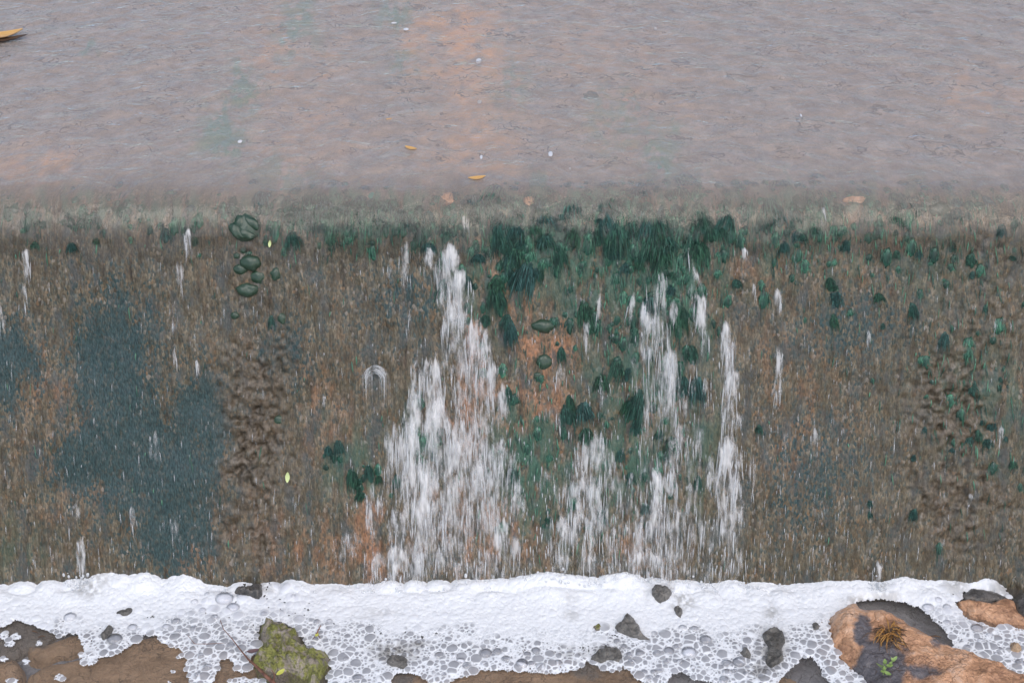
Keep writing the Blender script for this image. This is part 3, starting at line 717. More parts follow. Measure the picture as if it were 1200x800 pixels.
    for wx, wy, r in big:
        i = int((wx - x[0]) / step); j = int((wy - y[0]) / step)
        zc = float(Z[min(max(i, 0), len(x) - 1), min(max(j, 0), len(y) - 1)]) - .002
        b_ = link("bubble", me, root, (wx, wy, zc)); b_.scale = (r * 1.02 * random.uniform(.95, 1.12), r * 1.02 * random.uniform(.9, 1.02), r)
build_foam()

# ------------------------------------------------------------------ white water
def plume_mesh(name, px, row, hw, length, strength, lean=0.0, bulge=None, threads=True):
    """one burst of white water: a thin bulging shell over the face and drawn-out threads on it"""
    vs, fs, cov, flow, mi = [], [], [], [], []
    x0, s0 = px_to_surf(px, row); t = float(t_of_s(s0)) / F_PX
    hwm = hw * t; s1 = float(s_of_row(min(row + length * 1.22, 692))); L = float(s0) - s1
    if L < .004: L = .02
    bulge = (bulge or min(.006 + hwm * .30, .016))
    nu, nv = max(7, int(hw * .8)), max(8, int(length / 4))
    off = rng.uniform(0, 50)
    a = np.linspace(-1.12, 1.12, nu)[:, None] + np.zeros((1, nv)); b = np.linspace(0, 1, nv)[None, :] + np.zeros((nu, 1))
    wig = (fbm(b * 3 + off, a * 1.5, 5) - .5) * .5
    xx = x0 + a * hwm * (.85 + .25 * b) + wig * hwm * b + lean * t * b * length
    arch = hwm * rng.uniform(.3, 1.1) * np.abs(a + .25 * (fbm(a * 2 + off, 0 * a, 3) - .5)) ** 2 + (fbm(a * 5 + off, 0 * a, 11, 2) - .5) * L * .22
    ss = s0 - np.minimum(arch, L * .5) - b * (L - np.minimum(arch, L * .5))
    rag = (fbm(a * 4 + off, b * 0 + off, 7, 3) - .5) * L * .8
    ss = ss + rag * b
    base = weir_disp(xx.ravel(), ss.ravel()).reshape(a.shape)
    e = np.clip(1 - np.abs(a) / 1.12 * (.85 + .5 * fbm(b * 4 + off, np.sign(a) * 3, 13, 3)), 0, 1) ** .7
    h = bulge * np.sqrt(e) * np.minimum(1, b * 7) ** .6 * (1 - .55 * b) + .0015
    P = surf(xx.ravel(), ss.ravel(), (base + h).ravel())
    c = strength * np.clip(e * 1.35, 0, 1) * (sstep(0, .10, b) * .6 + .4) * (1 - b ** 1.6 * .9) * (.05 + 1.65 * fbm(a * 2.5 + off, b * (2 + length / 34), 17, 3))
    c = c * sstep(0, .12, e)
    vs.append(P); cov.append(c.ravel()); flow.append(np.stack([xx.ravel(), ss.ravel() * 1.0 + off, 0 * xx.ravel()], -1))
    F = grid_faces(nu, nv); fs.append(F); mi.append(np.zeros(len(F), int)); nvx = len(P)
    n = int(min(34, max(2, hw * length / 50 * strength))) if threads else 0
    ring = [(math.cos(k * math.pi / 2), math.sin(k * math.pi / 2)) for k in range(4)]
    for _ in range(n):
        aa = rng.uniform(-.98, .98); b0 = rng.uniform(0, .75) ** 1.4; ll = rng.uniform(.010, .045) * (1 + length / 130)
        cx = x0 + aa * hwm * (.85 + .25 * b0) + lean * t * b0 * length; cs = float(s0) - min(hwm * 1.1 * aa * aa, L * .5) * (1 - b0) - b0 * L
        w_ = rng.uniform(.0007, .0022); br = rng.uniform(.15, .65) * (.3 + .7 * strength)
        kk = np.linspace(0, 1, 5); rr = w_ * np.array([.15, .9, 1, .7, .1])
        lx = cx + lean * t / max(t, 1e-9) * kk * ll * .5 + (rng.uniform(-1, 1) * .10) * kk * ll
        sl_ = cs - kk * ll
        dsp = weir_disp(lx, sl_) + bulge * (1 - aa * aa) * .9 * (1 - .5 * b0) + .002
        pts = []
        for (c_, s_) in ring:
            pts.append(surf(lx + c_ * rr, sl_, dsp + s_ * rr * .7))
        pts = np.stack(pts, 1).reshape(-1, 3)
        vs.append(pts); cov.append(np.repeat(br * np.array([.2, 1, 1, .6, .1]), 4)); flow.append(np.zeros((len(pts), 3)))
        q = [(nvx + i * 4 + j, nvx + i * 4 + (j + 1) % 4, nvx + (i + 1) * 4 + (j + 1) % 4, nvx + (i + 1) * 4 + j) for i in range(4) for j in range(4)]
        fs.append(np.array(q)); mi.append(np.ones(len(q), int)); nvx += len(pts)
    me = make_mesh(name, np.concatenate(vs), np.concatenate(fs), M_WHITE, True, {"cover": np.concatenate(cov)}, {"flow": np.concatenate(flow)})
    me.materials.append(M_THREAD)
    me.polygons.foreach_set("material_index", np.concatenate(mi).astype(np.int32))
    return me

CASCADES = {
    "broad white cascade tumbling down the weir face left of the orange stain": [
        (515, 290, 14, 150, .52, .25), (560, 375, 22, 250, .5), (502, 425, 34, 215, .55), (470, 485, 17, 165, .55), (555, 480, 40, 170, .5), (585, 515, 30, 140, .45), (520, 590, 50, 80, .45),
        (475, 280, 9, 52, .62), (457, 300, 4, 36, .5), (504, 284, 9, 32, .8), (527, 283, 15, 60, .98), (538, 312, 20, 70, .85), (530, 345, 16, 50, .75), (558, 372, 17, 75, .85), (535, 368, 10, 50, .6), (568, 385, 11, 70, .75),
        (505, 416, 17, 60, .85), (484, 455, 14, 65, .85), (511, 458, 18, 80, .9), (540, 440, 14, 70, .6), (576, 415, 9, 60, .85), (589, 447, 9, 55, .75), (460, 491, 13, 70, .85), (480, 490, 17, 115, .95), (500, 512, 15, 90, .75),
        (533, 505, 17, 70, .95), (561, 505, 14, 60, .75), (582, 512, 14, 75, .8), (500, 531, 22, 115, .9), (530, 560, 18, 90, .65), (555, 545, 16, 80, .6), (571, 575, 14, 70, .6), (586, 602, 13, 55, .75), (466, 636, 17, 54, .92), (490, 640, 14, 50, .7),
        (520, 640, 14, 48, .65), (546, 652, 20, 38, .65), (580, 642, 22, 48, .65), (603, 625, 13, 62, .55), (437, 655, 12, 34, .5), (606, 560, 9, 65, .5), (470, 590, 18, 60, .55), (520, 600, 20, 60, .55), (462, 645, 4, 46, 1.0), (440, 560, 10, 60, .35), (615, 650, 12, 36, .5), (535, 480, 26, 50, .5)],
    "narrow white cascade between green moss strips in the middle of the face": [
        (690, 500, 22, 155, .5), (655, 560, 18, 105, .42), (720, 540, 14, 120, .4),
        (702, 501, 14, 65, .85), (686, 506, 12, 55, .6), (676, 556, 15, 75, .92), (697, 560, 14, 85, .8), (661, 602, 13, 60, .7), (715, 520, 7, 60, .75), (660, 645, 15, 42, .55), (690, 645, 16, 45, .6), (648, 620, 8, 60, .5), (715, 600, 10, 70, .45), (720, 650, 14, 38, .45)],
    "bright white cascade spreading below the dark moss right of centre": [
        (765, 322, 14, 290, .48), (785, 400, 16, 235, .52), (815, 480, 14, 170, .42), (745, 560, 18, 105, .4), (790, 590, 30, 80, .42),
        (776, 315, 7, 62, .75), (757, 352, 13, 65, .85), (772, 358, 17, 68, .8), (790, 350, 7, 34, .8), (785, 408, 12, 78, 1.0), (770, 428, 8, 50, .5), (811, 420, 7, 45, .7), (826, 438, 6, 30, .6), (757, 465, 6, 40, .75), (789, 510, 12, 45, .7),
        (770, 546, 14, 60, 1.0), (786, 546, 10, 55, .85), (769, 590, 14, 65, .7), (750, 598, 12, 65, .7), (800, 491, 12, 34, .65), (746, 642, 14, 46, .6), (790, 620, 14, 65, .6), (818, 600, 13, 85, .5), (770, 645, 14, 44, .5), (810, 540, 8, 60, .5), (744, 415, 7, 34, .6), (742, 345, 5, 50, .65, -.25), (804, 286, 5, 46, .75, .35), (815, 315, 5, 36, .8, .35), (800, 655, 14, 32, .55), (830, 655, 14, 32, .5)],
    "tall ribbon of white water at the right side of the falling water": [
        (855, 378, 11, 250, .55),
        (851, 376, 10, 56, 1.0), (858, 431, 11, 50, .95), (852, 508, 15, 90, 1.0), (863, 526, 11, 100, .85), (856, 590, 14, 95, .72), (865, 482, 5, 34, .7), (833, 530, 7, 45, .75), (836, 600, 10, 75, .5), (848, 455, 5, 50, .6), (868, 640, 8, 48, .5)],
    "short white spill curving over the green ledge above the ribbon": [
        (820, 343, 11, 54, 1.0), (826, 382, 6, 28, .65), (812, 330, 6, 26, .6)],
}
for lab, pl in CASCADES.items():
    p0 = weir_point(pl[0][0], pl[0][1])[0]
    root = link("white_cascade", None, None, p0); tag(root, lab, "cascade", "white cascades on the weir face")
    xs = [q for q in pl if q[2] > 8]
    for _ in range(int(len(xs) * .7)):
        q = xs[rng.integers(len(xs))]; y_ = q[1] + rng.uniform(-.2, .9) * q[3]
        if y_ < 650: pl.append((q[0] + rng.normal() * q[2] * 1.1, y_, q[2] * rng.uniform(.35, .9), rng.uniform(28, 75), rng.uniform(.38, .62)))
    for q in pl:
        o = link("water_plume", plume_mesh("water_plume", *q), root); o.location = -p0
SPURTS = [((220, 266, 7, 36, 1.0), "bright white spurt of water at the lip, uppermost of a broken trickle"), ((211, 306, 5, 42, .85), "white spurt of water just below the bright one at the lip"), ((205, 350, 7, 38, .55), "faint lower spurt of the broken trickle under the lip"),
          ((30, 290, 6, 42, .85), "thin white trickle below a moss tuft near the left edge"), ((27, 330, 4, 45, .55), "faint tail of the thin trickle near the left edge"), ((1, 353, 4, 34, .9), "white spurt cut by the photo's left edge"),
          ((911, 338, 7, 30, .85), "small white spurt below a green tuft right of the ribbon"), ((913, 406, 6, 66, .9), "long thin white trickle right of the ribbon"), ((95, 628, 8, 48, .8), "white spout landing in the foam near the left edge"), ((90, 586, 10, 34, .55), "pale splash above the left spout"),
          ((1030, 655, 7, 32, .8), "stubby white spout landing in the foam right of centre"), ((155, 590, 5, 26, .85), "small white curl on the dark blue stain"), ((872, 288, 5, 18, .95), "white droplet shaped spurt high on the face right of the cascades"), ((884, 330, 4, 16, .7), "tiny white spurt under the droplet shaped one"),
          ((688, 372, 5, 36, .85), "slim white spurt beside the dark cushion"), ((702, 342, 5, 30, .8), "slim white spurt in the moss above the dark cushion"), ((657, 422, 8, 28, .7), "pale spurt right of the round moss ball"), ((654, 478, 6, 30, .6), "pale spurt left of the narrow cascade"), ((705, 440, 3, 34, .9), "hair thin white trickle above the narrow cascade"),
          ((957, 497, 7, 24, .7), "pale spurt on the brown face well right of the ribbon"), ((1172, 496, 4, 22, .75), "small white spurt among tufts at the far right"), ((1018, 386, 5, 18, .7), "tiny white spurt below a tuft on the bare face"), ((963, 243, 4, 22, .9), "white spurt behind the moss at the lip, right side"), ((432, 577, 5, 45, .85), "forked white spurt left of the broad cascade"), ((445, 577, 5, 30, .9), "right prong of the forked spurt beside the broad cascade"),
          ((231, 420, 4, 26, .7), "small white spurt right of the blue stain"), ((205, 405, 3, 24, .7), "thin white fleck of water below the broken trickle"), ((545, 252, 6, 20, .85), "white spurt breaking at the lip among orange stains"), ((380, 460, 4, 24, .5), "faint spurt on the bare face left of the broad cascade"), ((478, 365, 6, 20, .6), "small splash left of the broad cascade"),
          ((203, 600, 8, 30, .5), "pale splash low on the blue stain"), ((180, 505, 8, 34, .5), "pale patch of water in the middle of the blue stain"), ((1166, 370, 3, 20, .7), "short bright trickle on the far right of the face"), ((1137, 578, 4, 18, .6), "small white glint low on the right of the face"), ((1050, 490, 7, 34, .5), "pale double trickle on the right half of the face"), ((920, 500, 6, 50, .4), "pale streak below the long thin trickle"), ((62, 620, 5, 50, .45), "pale streak left of the left spout")]
for q, lab in SPURTS:
    p0 = weir_point(q[0], q[1])[0]
    o = link("water_spurt", plume_mesh("water_spurt", *q), None, None)
    o.data.transform(Matrix.Translation(-p0)); o.location = p0
    tag(o, lab, "spurt", "small white spurts on the weir face")
# a hooped jet: water arching over a stud of moss
def hoop(px, row, r, legs, label):
    x0, s0 = px_to_surf(px, row); t = float(t_of_s(s0)) / F_PX
    vs, fs, cov, n = [], [], [], 0
    for k in range(34):
        rr = r * t * rng.uniform(.50, 1.12); th = np.linspace(rng.uniform(.0, .35), math.pi - rng.uniform(0, .35), 12)
        ax = x0 + rng.normal() * r * t * .10 + rr * rng.uniform(.8, 1.1) * np.cos(th) * (1 if k % 2 else -1); s_ = s0 - r * t * 1.05 + rng.normal() * r * t * .12 + rr * np.sin(th)
        tail = np.linspace(0, 1, 6)[1:] * legs * t * rng.uniform(.3, 1)
        ax = np.concatenate([ax, ax[-1] + 0 * tail]); s_ = np.concatenate([s_, s_[-1] - tail])
        w_ = rng.uniform(.0007, .0018) * np.sin(np.linspace(.25, math.pi - .05, len(ax))) + 1e-4
        h = weir_disp(ax, s_) + .006 + .012 * rng.uniform(.4, 1)
        P = np.stack([surf(ax + w_ * c, s_ + w_ * c * .3, h + w_ * d) for c, d in ((1, 0), (0, 1), (-1, 0), (0, -1))], 1).reshape(-1, 3)
        vs.append(P); cov.append(np.repeat(np.clip(rng.uniform(.1, .6) * (.4 + 1.2 * fbm(np.arange(len(ax)) * .6 + k * 9, 0 * ax, 3)) * np.linspace(1, .2, len(ax)), 0, 1), 4))
        m = len(ax)
        fs.append(np.array([(n + i * 4 + j, n + i * 4 + (j + 1) % 4, n + (i + 1) * 4 + (j + 1) % 4, n + (i + 1) * 4 + j) for i in range(m - 1) for j in range(4)])); n += len(P)
    me = make_mesh("water_hoop", np.concatenate(vs), np.concatenate(fs), M_THREAD, True, {"cover": np.concatenate(cov)})
    p0 = weir_point(px, row)[0]; me.transform(Matrix.Translation(-p0))
    tag(link("water_hoop", me, None, p0), label, "spurt")
hoop(440, 428, 13, 42, "white hoop of water arching over a dark hollow left of the broad cascade")

def build_trickle_glints():
    """the thin sheet that covers the whole face has its glints modelled as countless short pale threads"""
    vs, fs, cov, n = [], [], [], 0
    N = 2000
    px = rng.uniform(-20, 1220, N * 4); row = 690 - 400 * rng.uniform(0, 1, N * 4) ** 1.15
    dens = .16 + .8 * blob(px, row, 650, 560, 230, 170) + .35 * blob(px, row, 600, 650, 500, 70) + .12 * blob(px, row, 120, 580, 150, 110) + .15 * blob(px, row, 930, 560, 150, 160)
    ok = rng.uniform(0, 1, N * 4) < dens; px, row = px[ok][:N], row[ok][:N]
    x0, s0 = px_to_surf(px, row)
    kk = np.array([0, .25, .6, 1.0]); ring = ((1, 0), (0, 1), (-1, 0), (0, -1))
    M = len(px)
    ll = rng.uniform(.008, .034, M); w_ = rng.uniform(.0006, .0019, M); br = rng.uniform(.06, .42, M) * (.5 + .8 * dens[ok][:N] )
    lx = x0[:, None] + kk[None] * ll[:, None] * rng.uniform(-.08, .08, M)[:, None]; ls = np.maximum(s0[:, None] - kk[None] * ll[:, None], .004)
    rr = w_[:, None] * np.array([.15, 1, .9, .1])[None]
    h = weir_disp(lx.ravel(), ls.ravel()).reshape(lx.shape) + .0025 + rr * .5
    P = np.stack([surf((lx + c * rr).ravel(), ls.ravel(), (h + d * rr * .7).ravel()).reshape(M, 4, 3) for c, d in ring], 2).reshape(-1, 3)
    base = (np.arange(M) * 16)[:, None, None]
    q = np.array([[(i * 4 + j, i * 4 + (j + 1) % 4, (i + 1) * 4 + (j + 1) % 4, (i + 1) * 4 + j) for j in range(4)] for i in range(3)]).reshape(1, 12, 4)
    F = (base + q).reshape(-1, 4)
    c = (np.clip(br, 0, .8)[:, None, None] * np.array([.2, 1, .8, .1])[None, :, None] * np.ones((1, 1, 4))).ravel()
    tag(link("trickle_glints", make_mesh("trickle_glints", P, F, M_THREAD, True, {"cover": c})), kind="stuff")  # water threads whose pale colour stands in for glints on the film
build_trickle_glints()

# ------------------------------------------------------------------ moss
def ico(sub=2):
    import bmesh
    bm = bmesh.new(); bmesh.ops.create_icosphere(bm, subdivisions=sub, radius=1)
    v = np.array([q.co[:] for q in bm.verts]); f = np.array([[q.index for q in p.verts] for p in bm.faces]); bm.free()
    return v, f
IV, IF = ico(2)
IV3, IF3 = ico(3)
def n3(v, sc, seed):
    return (fbm(v[:, 0] * sc + v[:, 2] * .7, v[:, 1] * sc - v[:, 2] * sc, seed, 3) + fbm(v[:, 2] * sc + 5, v[:, 0] * sc + v[:, 1] * sc, seed + 9, 3)) / 2 - .5
def tuft_arrays(seed, blades=150, long=1.0, core=1.0):
    r = np.random.default_rng(seed)
    v = IV * (1 + 1.7 * n3(IV, 2.0, seed))[:, None] * np.array([.66, .50, .58]) * core
    v[:, 2] = np.where(v[:, 2] < 0, v[:, 2] * (1 + .5 * long), v[:, 2])
    V = [v]; Fq = []; shade = [np.clip(.34 + .5 * n3(v, 3.0, seed + 5) + .3 * r.uniform(-1, 1, len(v)), 0, 1)]; n = len(v)
    for _ in range(blades):
        th = r.uniform(0, 2 * math.pi); ph = r.uniform(-.4, 1.3)
        st = np.array([math.cos(th) * math.cos(ph) * .70, abs(math.sin(th)) * math.cos(ph) * .52 + .08, math.sin(ph) * .66 - .15]) * core * r.uniform(.85, 1.12)
        L = r.uniform(.2, 1.0) ** 1.3 * long; w0 = r.uniform(.018, .045); sh = r.uniform(0, 1) ** 1.2
        pts, sd_ = [], []
        for k in range(4):
            t = k / 3
            c = st + np.array([math.cos(th) * .25 * t, .26 * math.sin(t * math.pi * .8), -L * t * (.35 + .65 * t)])
            wv = w0 * (1 - .85 * t)
            pts += [c + (-wv, 0, 0), c + (wv, 0.02, 0)]; sd_ += [sh * (.75 + .25 * t)] * 2
        V.append(np.array(pts)); shade.append(np.array(sd_))
        for k in range(3): Fq.append((n + 2 * k, n + 2 * k + 1, n + 2 * k + 3, n + 2 * k + 2))
        n += 8
    return np.concatenate(V), np.array(Fq), np.concatenate(shade)
def tuft_mesh(*a):
    V, Fq, sh = tuft_arrays(*a)
    return make_mesh("moss_tuft", V, [IF, Fq], M_MOSS, True, {"shade": sh})
TUFTS = [tuft_mesh(900 + i, 120 + 14 * (i % 4), (.6, .9, 1.2, 1.6)[i % 4]) for i in range(12)]
def orient(n, up):
    x = up.cross(n) * -1
    x = Vector((1, 0, 0))
    return Matrix((x, -n * -1, up)).transposed().to_4x4()
def place(me, px, row, rpx, sink=.25, aspect=1.0, spin=None, name="moss_tuft", flat=None):
    p, n, up = weir_point(px, row)
    t = float(t_of_s(s_of_row(row))) / F_PX; r = rpx * t
    m = orient(n, up)
    o = link(name, me)
    k = random.uniform(-.25, .25) if spin is None else spin
    o.matrix_world = Matrix.Translation(p - n * r * sink * .5) @ m @ Matrix.Rotation(k, 4, 'Y') @ Matrix.Diagonal((r * (1 if random.random() < .5 else -1), r * (.8 if flat is None else flat), r * aspect, 1))
    return o

ZONES = [   # label, group, count, sampler list of (cx, cy, sx, sy, weight), radius range px, aspect
    ("dark green moss tuft in the dense fringe along the middle of the weir lip", "moss tufts along the middle of the lip", 100,
     [(700, 246, 100, 18, 3), (780, 262, 36, 26, 1.2), (600, 250, 30, 20, 1), (660, 275, 70, 20, 1.5), (750, 290, 60, 20, 1.2)], (7, 17), 1.1),
    ("dark green moss tuft on the lip left of the broad cascade", "moss tufts on the lip left of the broad cascade", 46,
     [(405, 250, 36, 14, 3), (500, 258, 28, 14, 1.6), (335, 245, 34, 18, 1.6), (560, 290, 20, 30, 1), (455, 235, 30, 10, 1)], (7, 14), 1.05),
    ("green moss tuft scattered on the lip at the right, beyond the cascades", "moss tufts on the lip at the right", 42,
     [(930, 255, 55, 24, 3), (985, 280, 30, 30, 1), (1085, 238, 26, 12, .8), (880, 235, 40, 16, 1), (1150, 270, 45, 30, .8), (965, 310, 20, 25, .6)], (5, 11), 1.25),
    ("small brownish green moss tuft on the lip near the photo's left edge", "moss tufts on the lip near the left edge", 18,
     [(60, 262, 55, 10, 2), (140, 275, 60, 14, 1), (250, 270, 50, 20, 1)], (5, 9), 1.2),
    ("green moss streak clinging between the white cascades on the face", "moss between the cascades", 52,
     [(800, 320, 34, 50, 1.4), (730, 350, 36, 40, 1), (580, 330, 22, 45, 1), (620, 545, 28, 55, 1.3), (745, 545, 26, 50, 1.2), (735, 450, 36, 50, 1), (640, 320, 40, 30, 1), (810, 500, 16, 60, .4), (660, 520, 14, 40, .4)], (6, 13), 1.7),
    ("small moss patch on the bare stone left of the broad cascade", "moss patches left of the broad cascade", 12,
     [(400, 545, 16, 26, 2), (430, 565, 10, 16, 1), (335, 400, 40, 90, 1), (500, 515, 10, 14, 1)], (5, 10), 1.6),
    ("small moss patch on the bare brown stone at the right of the face", "moss patches on the right of the face", 32,
     [(1150, 470, 40, 50, 2), (1100, 350, 60, 60, 1.2), (1020, 420, 40, 80, .8), (1170, 350, 40, 60, .8), (1000, 600, 80, 40, .4), (900, 480, 30, 90, .4)], (3.5, 8), 1.5)]
def nearest(v, table): return min(table, key=lambda q: abs(q[0] - v))[1]
LIP_AT = ((20, "near the photo's left edge"), (130, "above the dark blue stain"), (290, "by the chain of round cushions"), (400, "left of the broad cascade"), (510, "above the broad cascade's head"), (590, "above the orange stain"), (650, "above the dark cushion"),
          (720, "above the narrow cascade"), (780, "above the bright cascade's head"), (850, "above the tall ribbon"), (930, "right of the tall ribbon"), (1005, "by the flat orange stone flake"), (1090, "by the lone rounded cushion"), (1170, "near the photo's right edge"))
FACE_AT = ((20, "near the photo's left edge"), (130, "on the dark blue stain"), (290, "on the rough crust"), (400, "left of the broad cascade"), (510, "within the broad cascade"), (590, "by the orange stain"), (650, "in line with the dark cushion"), (710, "beside the narrow cascade"),
           (775, "within the bright cascade"), (850, "beside the tall ribbon"), (930, "on bare stone right of the ribbon"), (1040, "on the bare brown stone farther right"), (1150, "on rough stone near the right edge"))
def moss_label(px, row, r):
    size = "tiny" if r < 5 else "small" if r < 8 else "middling" if r < 10 else "sizeable" if r < 13 else "large"
    lev = "under water above the lip" if row < 228 else "on the lip" if row < 258 else "just under the lip" if row < 300 else "high on the face" if row < 400 else "halfway down the face" if row < 520 else "low on the face"
    return f"{size} green moss tuft {lev} {nearest(px, LIP_AT if row < 300 else FACE_AT)}"
MOSSY = []
for zi, (lab, grp, cnt, sm, (r0, r1_), asp) in enumerate(ZONES):
    wts = np.array([q[4] for q in sm]); wts = wts / wts.sum()
    for i in range(cnt):
        q = sm[rng.choice(len(sm), p=wts)]
        px, row = q[0] + rng.normal() * q[2], q[1] + rng.normal() * q[3]
        row = max(row, 202); px = min(max(px, -10), 1210)
        rr_ = r0 + (r1_ - r0) * rng.uniform(0, 1) ** 1.8
        o = place(TUFTS[rng.integers(len(TUFTS))], px, row, rr_, aspect=asp * rng.uniform(.7, 1.35), flat=.55 + .3 * float(sstep(240, 300, row)), sink=.30)
        if row < 246: o.material_slots[0].link = 'OBJECT'; o.material_slots[0].material = M_PALEMOSS
        tag(o, moss_label(px, row, rr_), "moss tuft"); MOSSY.append((px, o))

# the smaller moss between the tufts, as one mass
def build_mat():
    base = [tuft_arrays(980 + i, 34, (.8, 1.2, 1.6)[i % 3]) for i in range(6)]
    zz = [(700, 252, 100, 20, 7), (785, 285, 36, 30, 1.6), (600, 258, 34, 24, 1.6), (660, 285, 70, 26, 2), (410, 256, 40, 14, 3), (500, 268, 26, 12, 1), (345, 250, 40, 20, 1.6), (640, 232, 90, 8, 1.5), (900, 235, 110, 14, 1.6), (1080, 245, 80, 14, 1.2), (130, 246, 90, 12, 1.2), (930, 262, 60, 26, 1.6), (800, 330, 40, 60, 1.6), (730, 350, 40, 50, 1.4), (580, 330, 26, 50, 1), (620, 545, 30, 60, 1.3), (745, 510, 34, 80, 1.6), (1000, 290, 80, 40, .8), (1130, 380, 60, 110, 1.4), (60, 262, 70, 14, .7), (180, 262, 70, 16, .5), (405, 550, 26, 30, .5), (500, 515, 12, 22, .5)]  # the outer lip patches also thicken the moss to darken the bright lip band
    wts = np.array([q[4] for q in zz]); wts = wts / wts.sum(); V, T, Q, SH, n = [], [], [], [], 0
    for _ in range(900):
        q = zz[rng.choice(len(zz), p=wts)]; px, row = q[0] + rng.normal() * q[2], max(q[1] + rng.normal() * q[3], 214)
        v, f, sh = base[rng.integers(6)]
        p, nn, up = weir_point(px, row); r = rng.uniform(2.5, 9.0) * float(t_of_s(s_of_row(row))) / F_PX
        k = rng.uniform(-.3, .3); c_, s_ = math.cos(k), math.sin(k); asp = rng.uniform(.9, 1.9)
        lx = (v[:, 0] * c_ + v[:, 2] * s_) * r; lz = (-v[:, 0] * s_ + v[:, 2] * c_) * r * asp; ly = v[:, 1] * r * .7 - r * .12
        V.append(np.array(p)[None] + lx[:, None] * np.array([[1, 0, 0]]) + ly[:, None] * np.array(nn)[None] + lz[:, None] * np.array(up)[None])
        T.append(IF + n); Q.append(f + n); SH.append(np.clip(sh * rng.uniform(.6, 1.5), 0, 1)); n += len(v)
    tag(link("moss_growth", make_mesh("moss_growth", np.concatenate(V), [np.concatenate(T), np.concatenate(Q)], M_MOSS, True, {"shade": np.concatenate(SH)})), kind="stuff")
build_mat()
def build_wisps():
    V, F, sh, n = [], [], [], 0
    for _ in range(2200):
        if rng.random() < .8:
            q = [(690, 270, 100, 26), (790, 320, 34, 50), (600, 300, 50, 45), (930, 262, 60, 28), (730, 350, 50, 60), (420, 262, 50, 14), (620, 545, 30, 55), (745, 500, 40, 80), (1100, 290, 70, 40), (1150, 460, 45, 55)][rng.integers(10)]
            px, row = q[0] + rng.normal() * q[2], q[1] + rng.normal() * q[3]
        else: px, row = rng.uniform(0, 1200), rng.uniform(225, 640) if rng.random() < .5 else rng.uniform(222, 300)
        if row < 222 or row > 680: continue
        x, s_ = px_to_surf(px, row); L = rng.uniform(.008, .034); w_ = rng.uniform(.0006, .0018); t = np.linspace(0, 1, 4)
        xx = x + (rng.uniform(-.2, .2)) * t * L; ss = s_ - t * L; ww = w_ * np.array([.5, 1, .8, .1])
        h = weir_disp(xx, ss) + .001 + .004 * np.sin(t * 2.6) * rng.uniform(.3, 1)
        P = np.stack([surf(xx - ww, ss, h), surf(xx, ss, h + ww * .8), surf(xx + ww, ss, h)], 1).reshape(-1, 3)
        V.append(P); sh.append(np.full(12, rng.uniform(.1, .95)))
        F += [(n + i * 3 + j, n + i * 3 + j + 1, n + i * 3 + j + 4, n + i * 3 + j + 3) for i in range(3) for j in range(2)]; n += 12
    tag(link("moss_wisps", make_mesh("moss_wisps", np.concatenate(V), np.array(F), M_WISP, True, {"shade": np.concatenate(sh)})), kind="stuff")
build_wisps()

def set_apart(items):
    """of things whose label is the same so far, say which end of their row each one is; those left over share a group"""
    by = {}
    for x, o in items: by.setdefault(o["label"], []).append((x, o))
    for lab, q in by.items():
        q.sort(key=lambda t: t[0]); n = len(q)
        if n == 2: q[0][1]["label"] = "left " + lab; q[1][1]["label"] = "right " + lab
        elif n > 2:
            q[0][1]["label"] = "leftmost " + lab; q[-1][1]["label"] = "rightmost " + lab
            if n == 3: q[1][1]["label"] = "middle " + lab
        for _, o in q: o["group"] = lab.replace("algae cushion", "algae cushions").replace("moss tuft", "moss tufts")
set_apart(MOSSY)

def lump_mesh(seed, squash=.7, amp=.9):
    v = IV3 * (1 + amp * n3(IV3, 1.5, seed) + .25 * n3(IV3, 5, seed + 3))[:, None] * np.array([1, squash, .95])
    return make_mesh("algae_cushion", v, IF3, M_LUMP)
LUMPS = [lump_mesh(700 + i) for i in range(6)]
SUNK = [lump_mesh(760 + i, .45, 1.1) for i in range(3)]
for q in SUNK: q.materials[0] = M_SUNK
def lump(px, row, rx, rz, lab, group=None, name="algae_cushion", sink=.25, me=None, spin=0.0):
    o = place(me or LUMPS[rng.integers(6)], px, row, rx, sink, rz / rx, spin, name); tag(o, lab, "algae cushion", group); return o
# the big folded cushion: a body with curled folds on it
c0 = place(lump_mesh(731, .55, .9), 287, 266, 19, .2, .95, .5, "algae_cushion")
tag(c0, "largest folded dark green algae cushion at the lip, heading the chain of round ones", "algae cushion")
for dx, dz, r, sp in ((.25, .45, .55, .2), (-.35, .1, .5, .9), (.1, -.1, .45, -.4), (-.3, -.5, .6, .4), (.35, -.35, .5, 0)):
    f_ = link("fold", LUMPS[rng.integers(6)], c0); f_.location = (dx, .38, dz); f_.rotation_euler = (0, sp, 0); f_.scale = (r, r * .6, r * .62)
lump(284, 293, 5, 5, "tiny round algae cushion just under the largest folded one")
lump(293, 308, 12, 10, "round glossy algae cushion with a seam, second big one of the chain")
lump(281, 316, 8, 7, "small algae cushion on the left side of the chain")
lump(302, 325, 9, 9, "round algae cushion on the right side of the chain")
lump(289, 340, 13, 9, "broad algae cushion at the bottom of the chain")
lump(277, 300, 4, 4, "bead sized algae cushion left of the chain"); lump(323, 321, 6, 8, "small upright algae cushion right of the chain")
lump(275, 370, 5, 5, "small algae cushion hanging below the chain"); lump(331, 373, 6, 7, "small algae cushion low and right of the chain")
lump(326, 494, 6, 7, "lone bright green algae dot on the rough crust"); lump(636, 382, 14, 9, "dark cushion among rust stains in the middle of the face")
lump(638, 424, 9, 10, "olive moss ball below the dark cushion"); lump(630, 440, 5, 5, "small green bead under the olive moss ball")
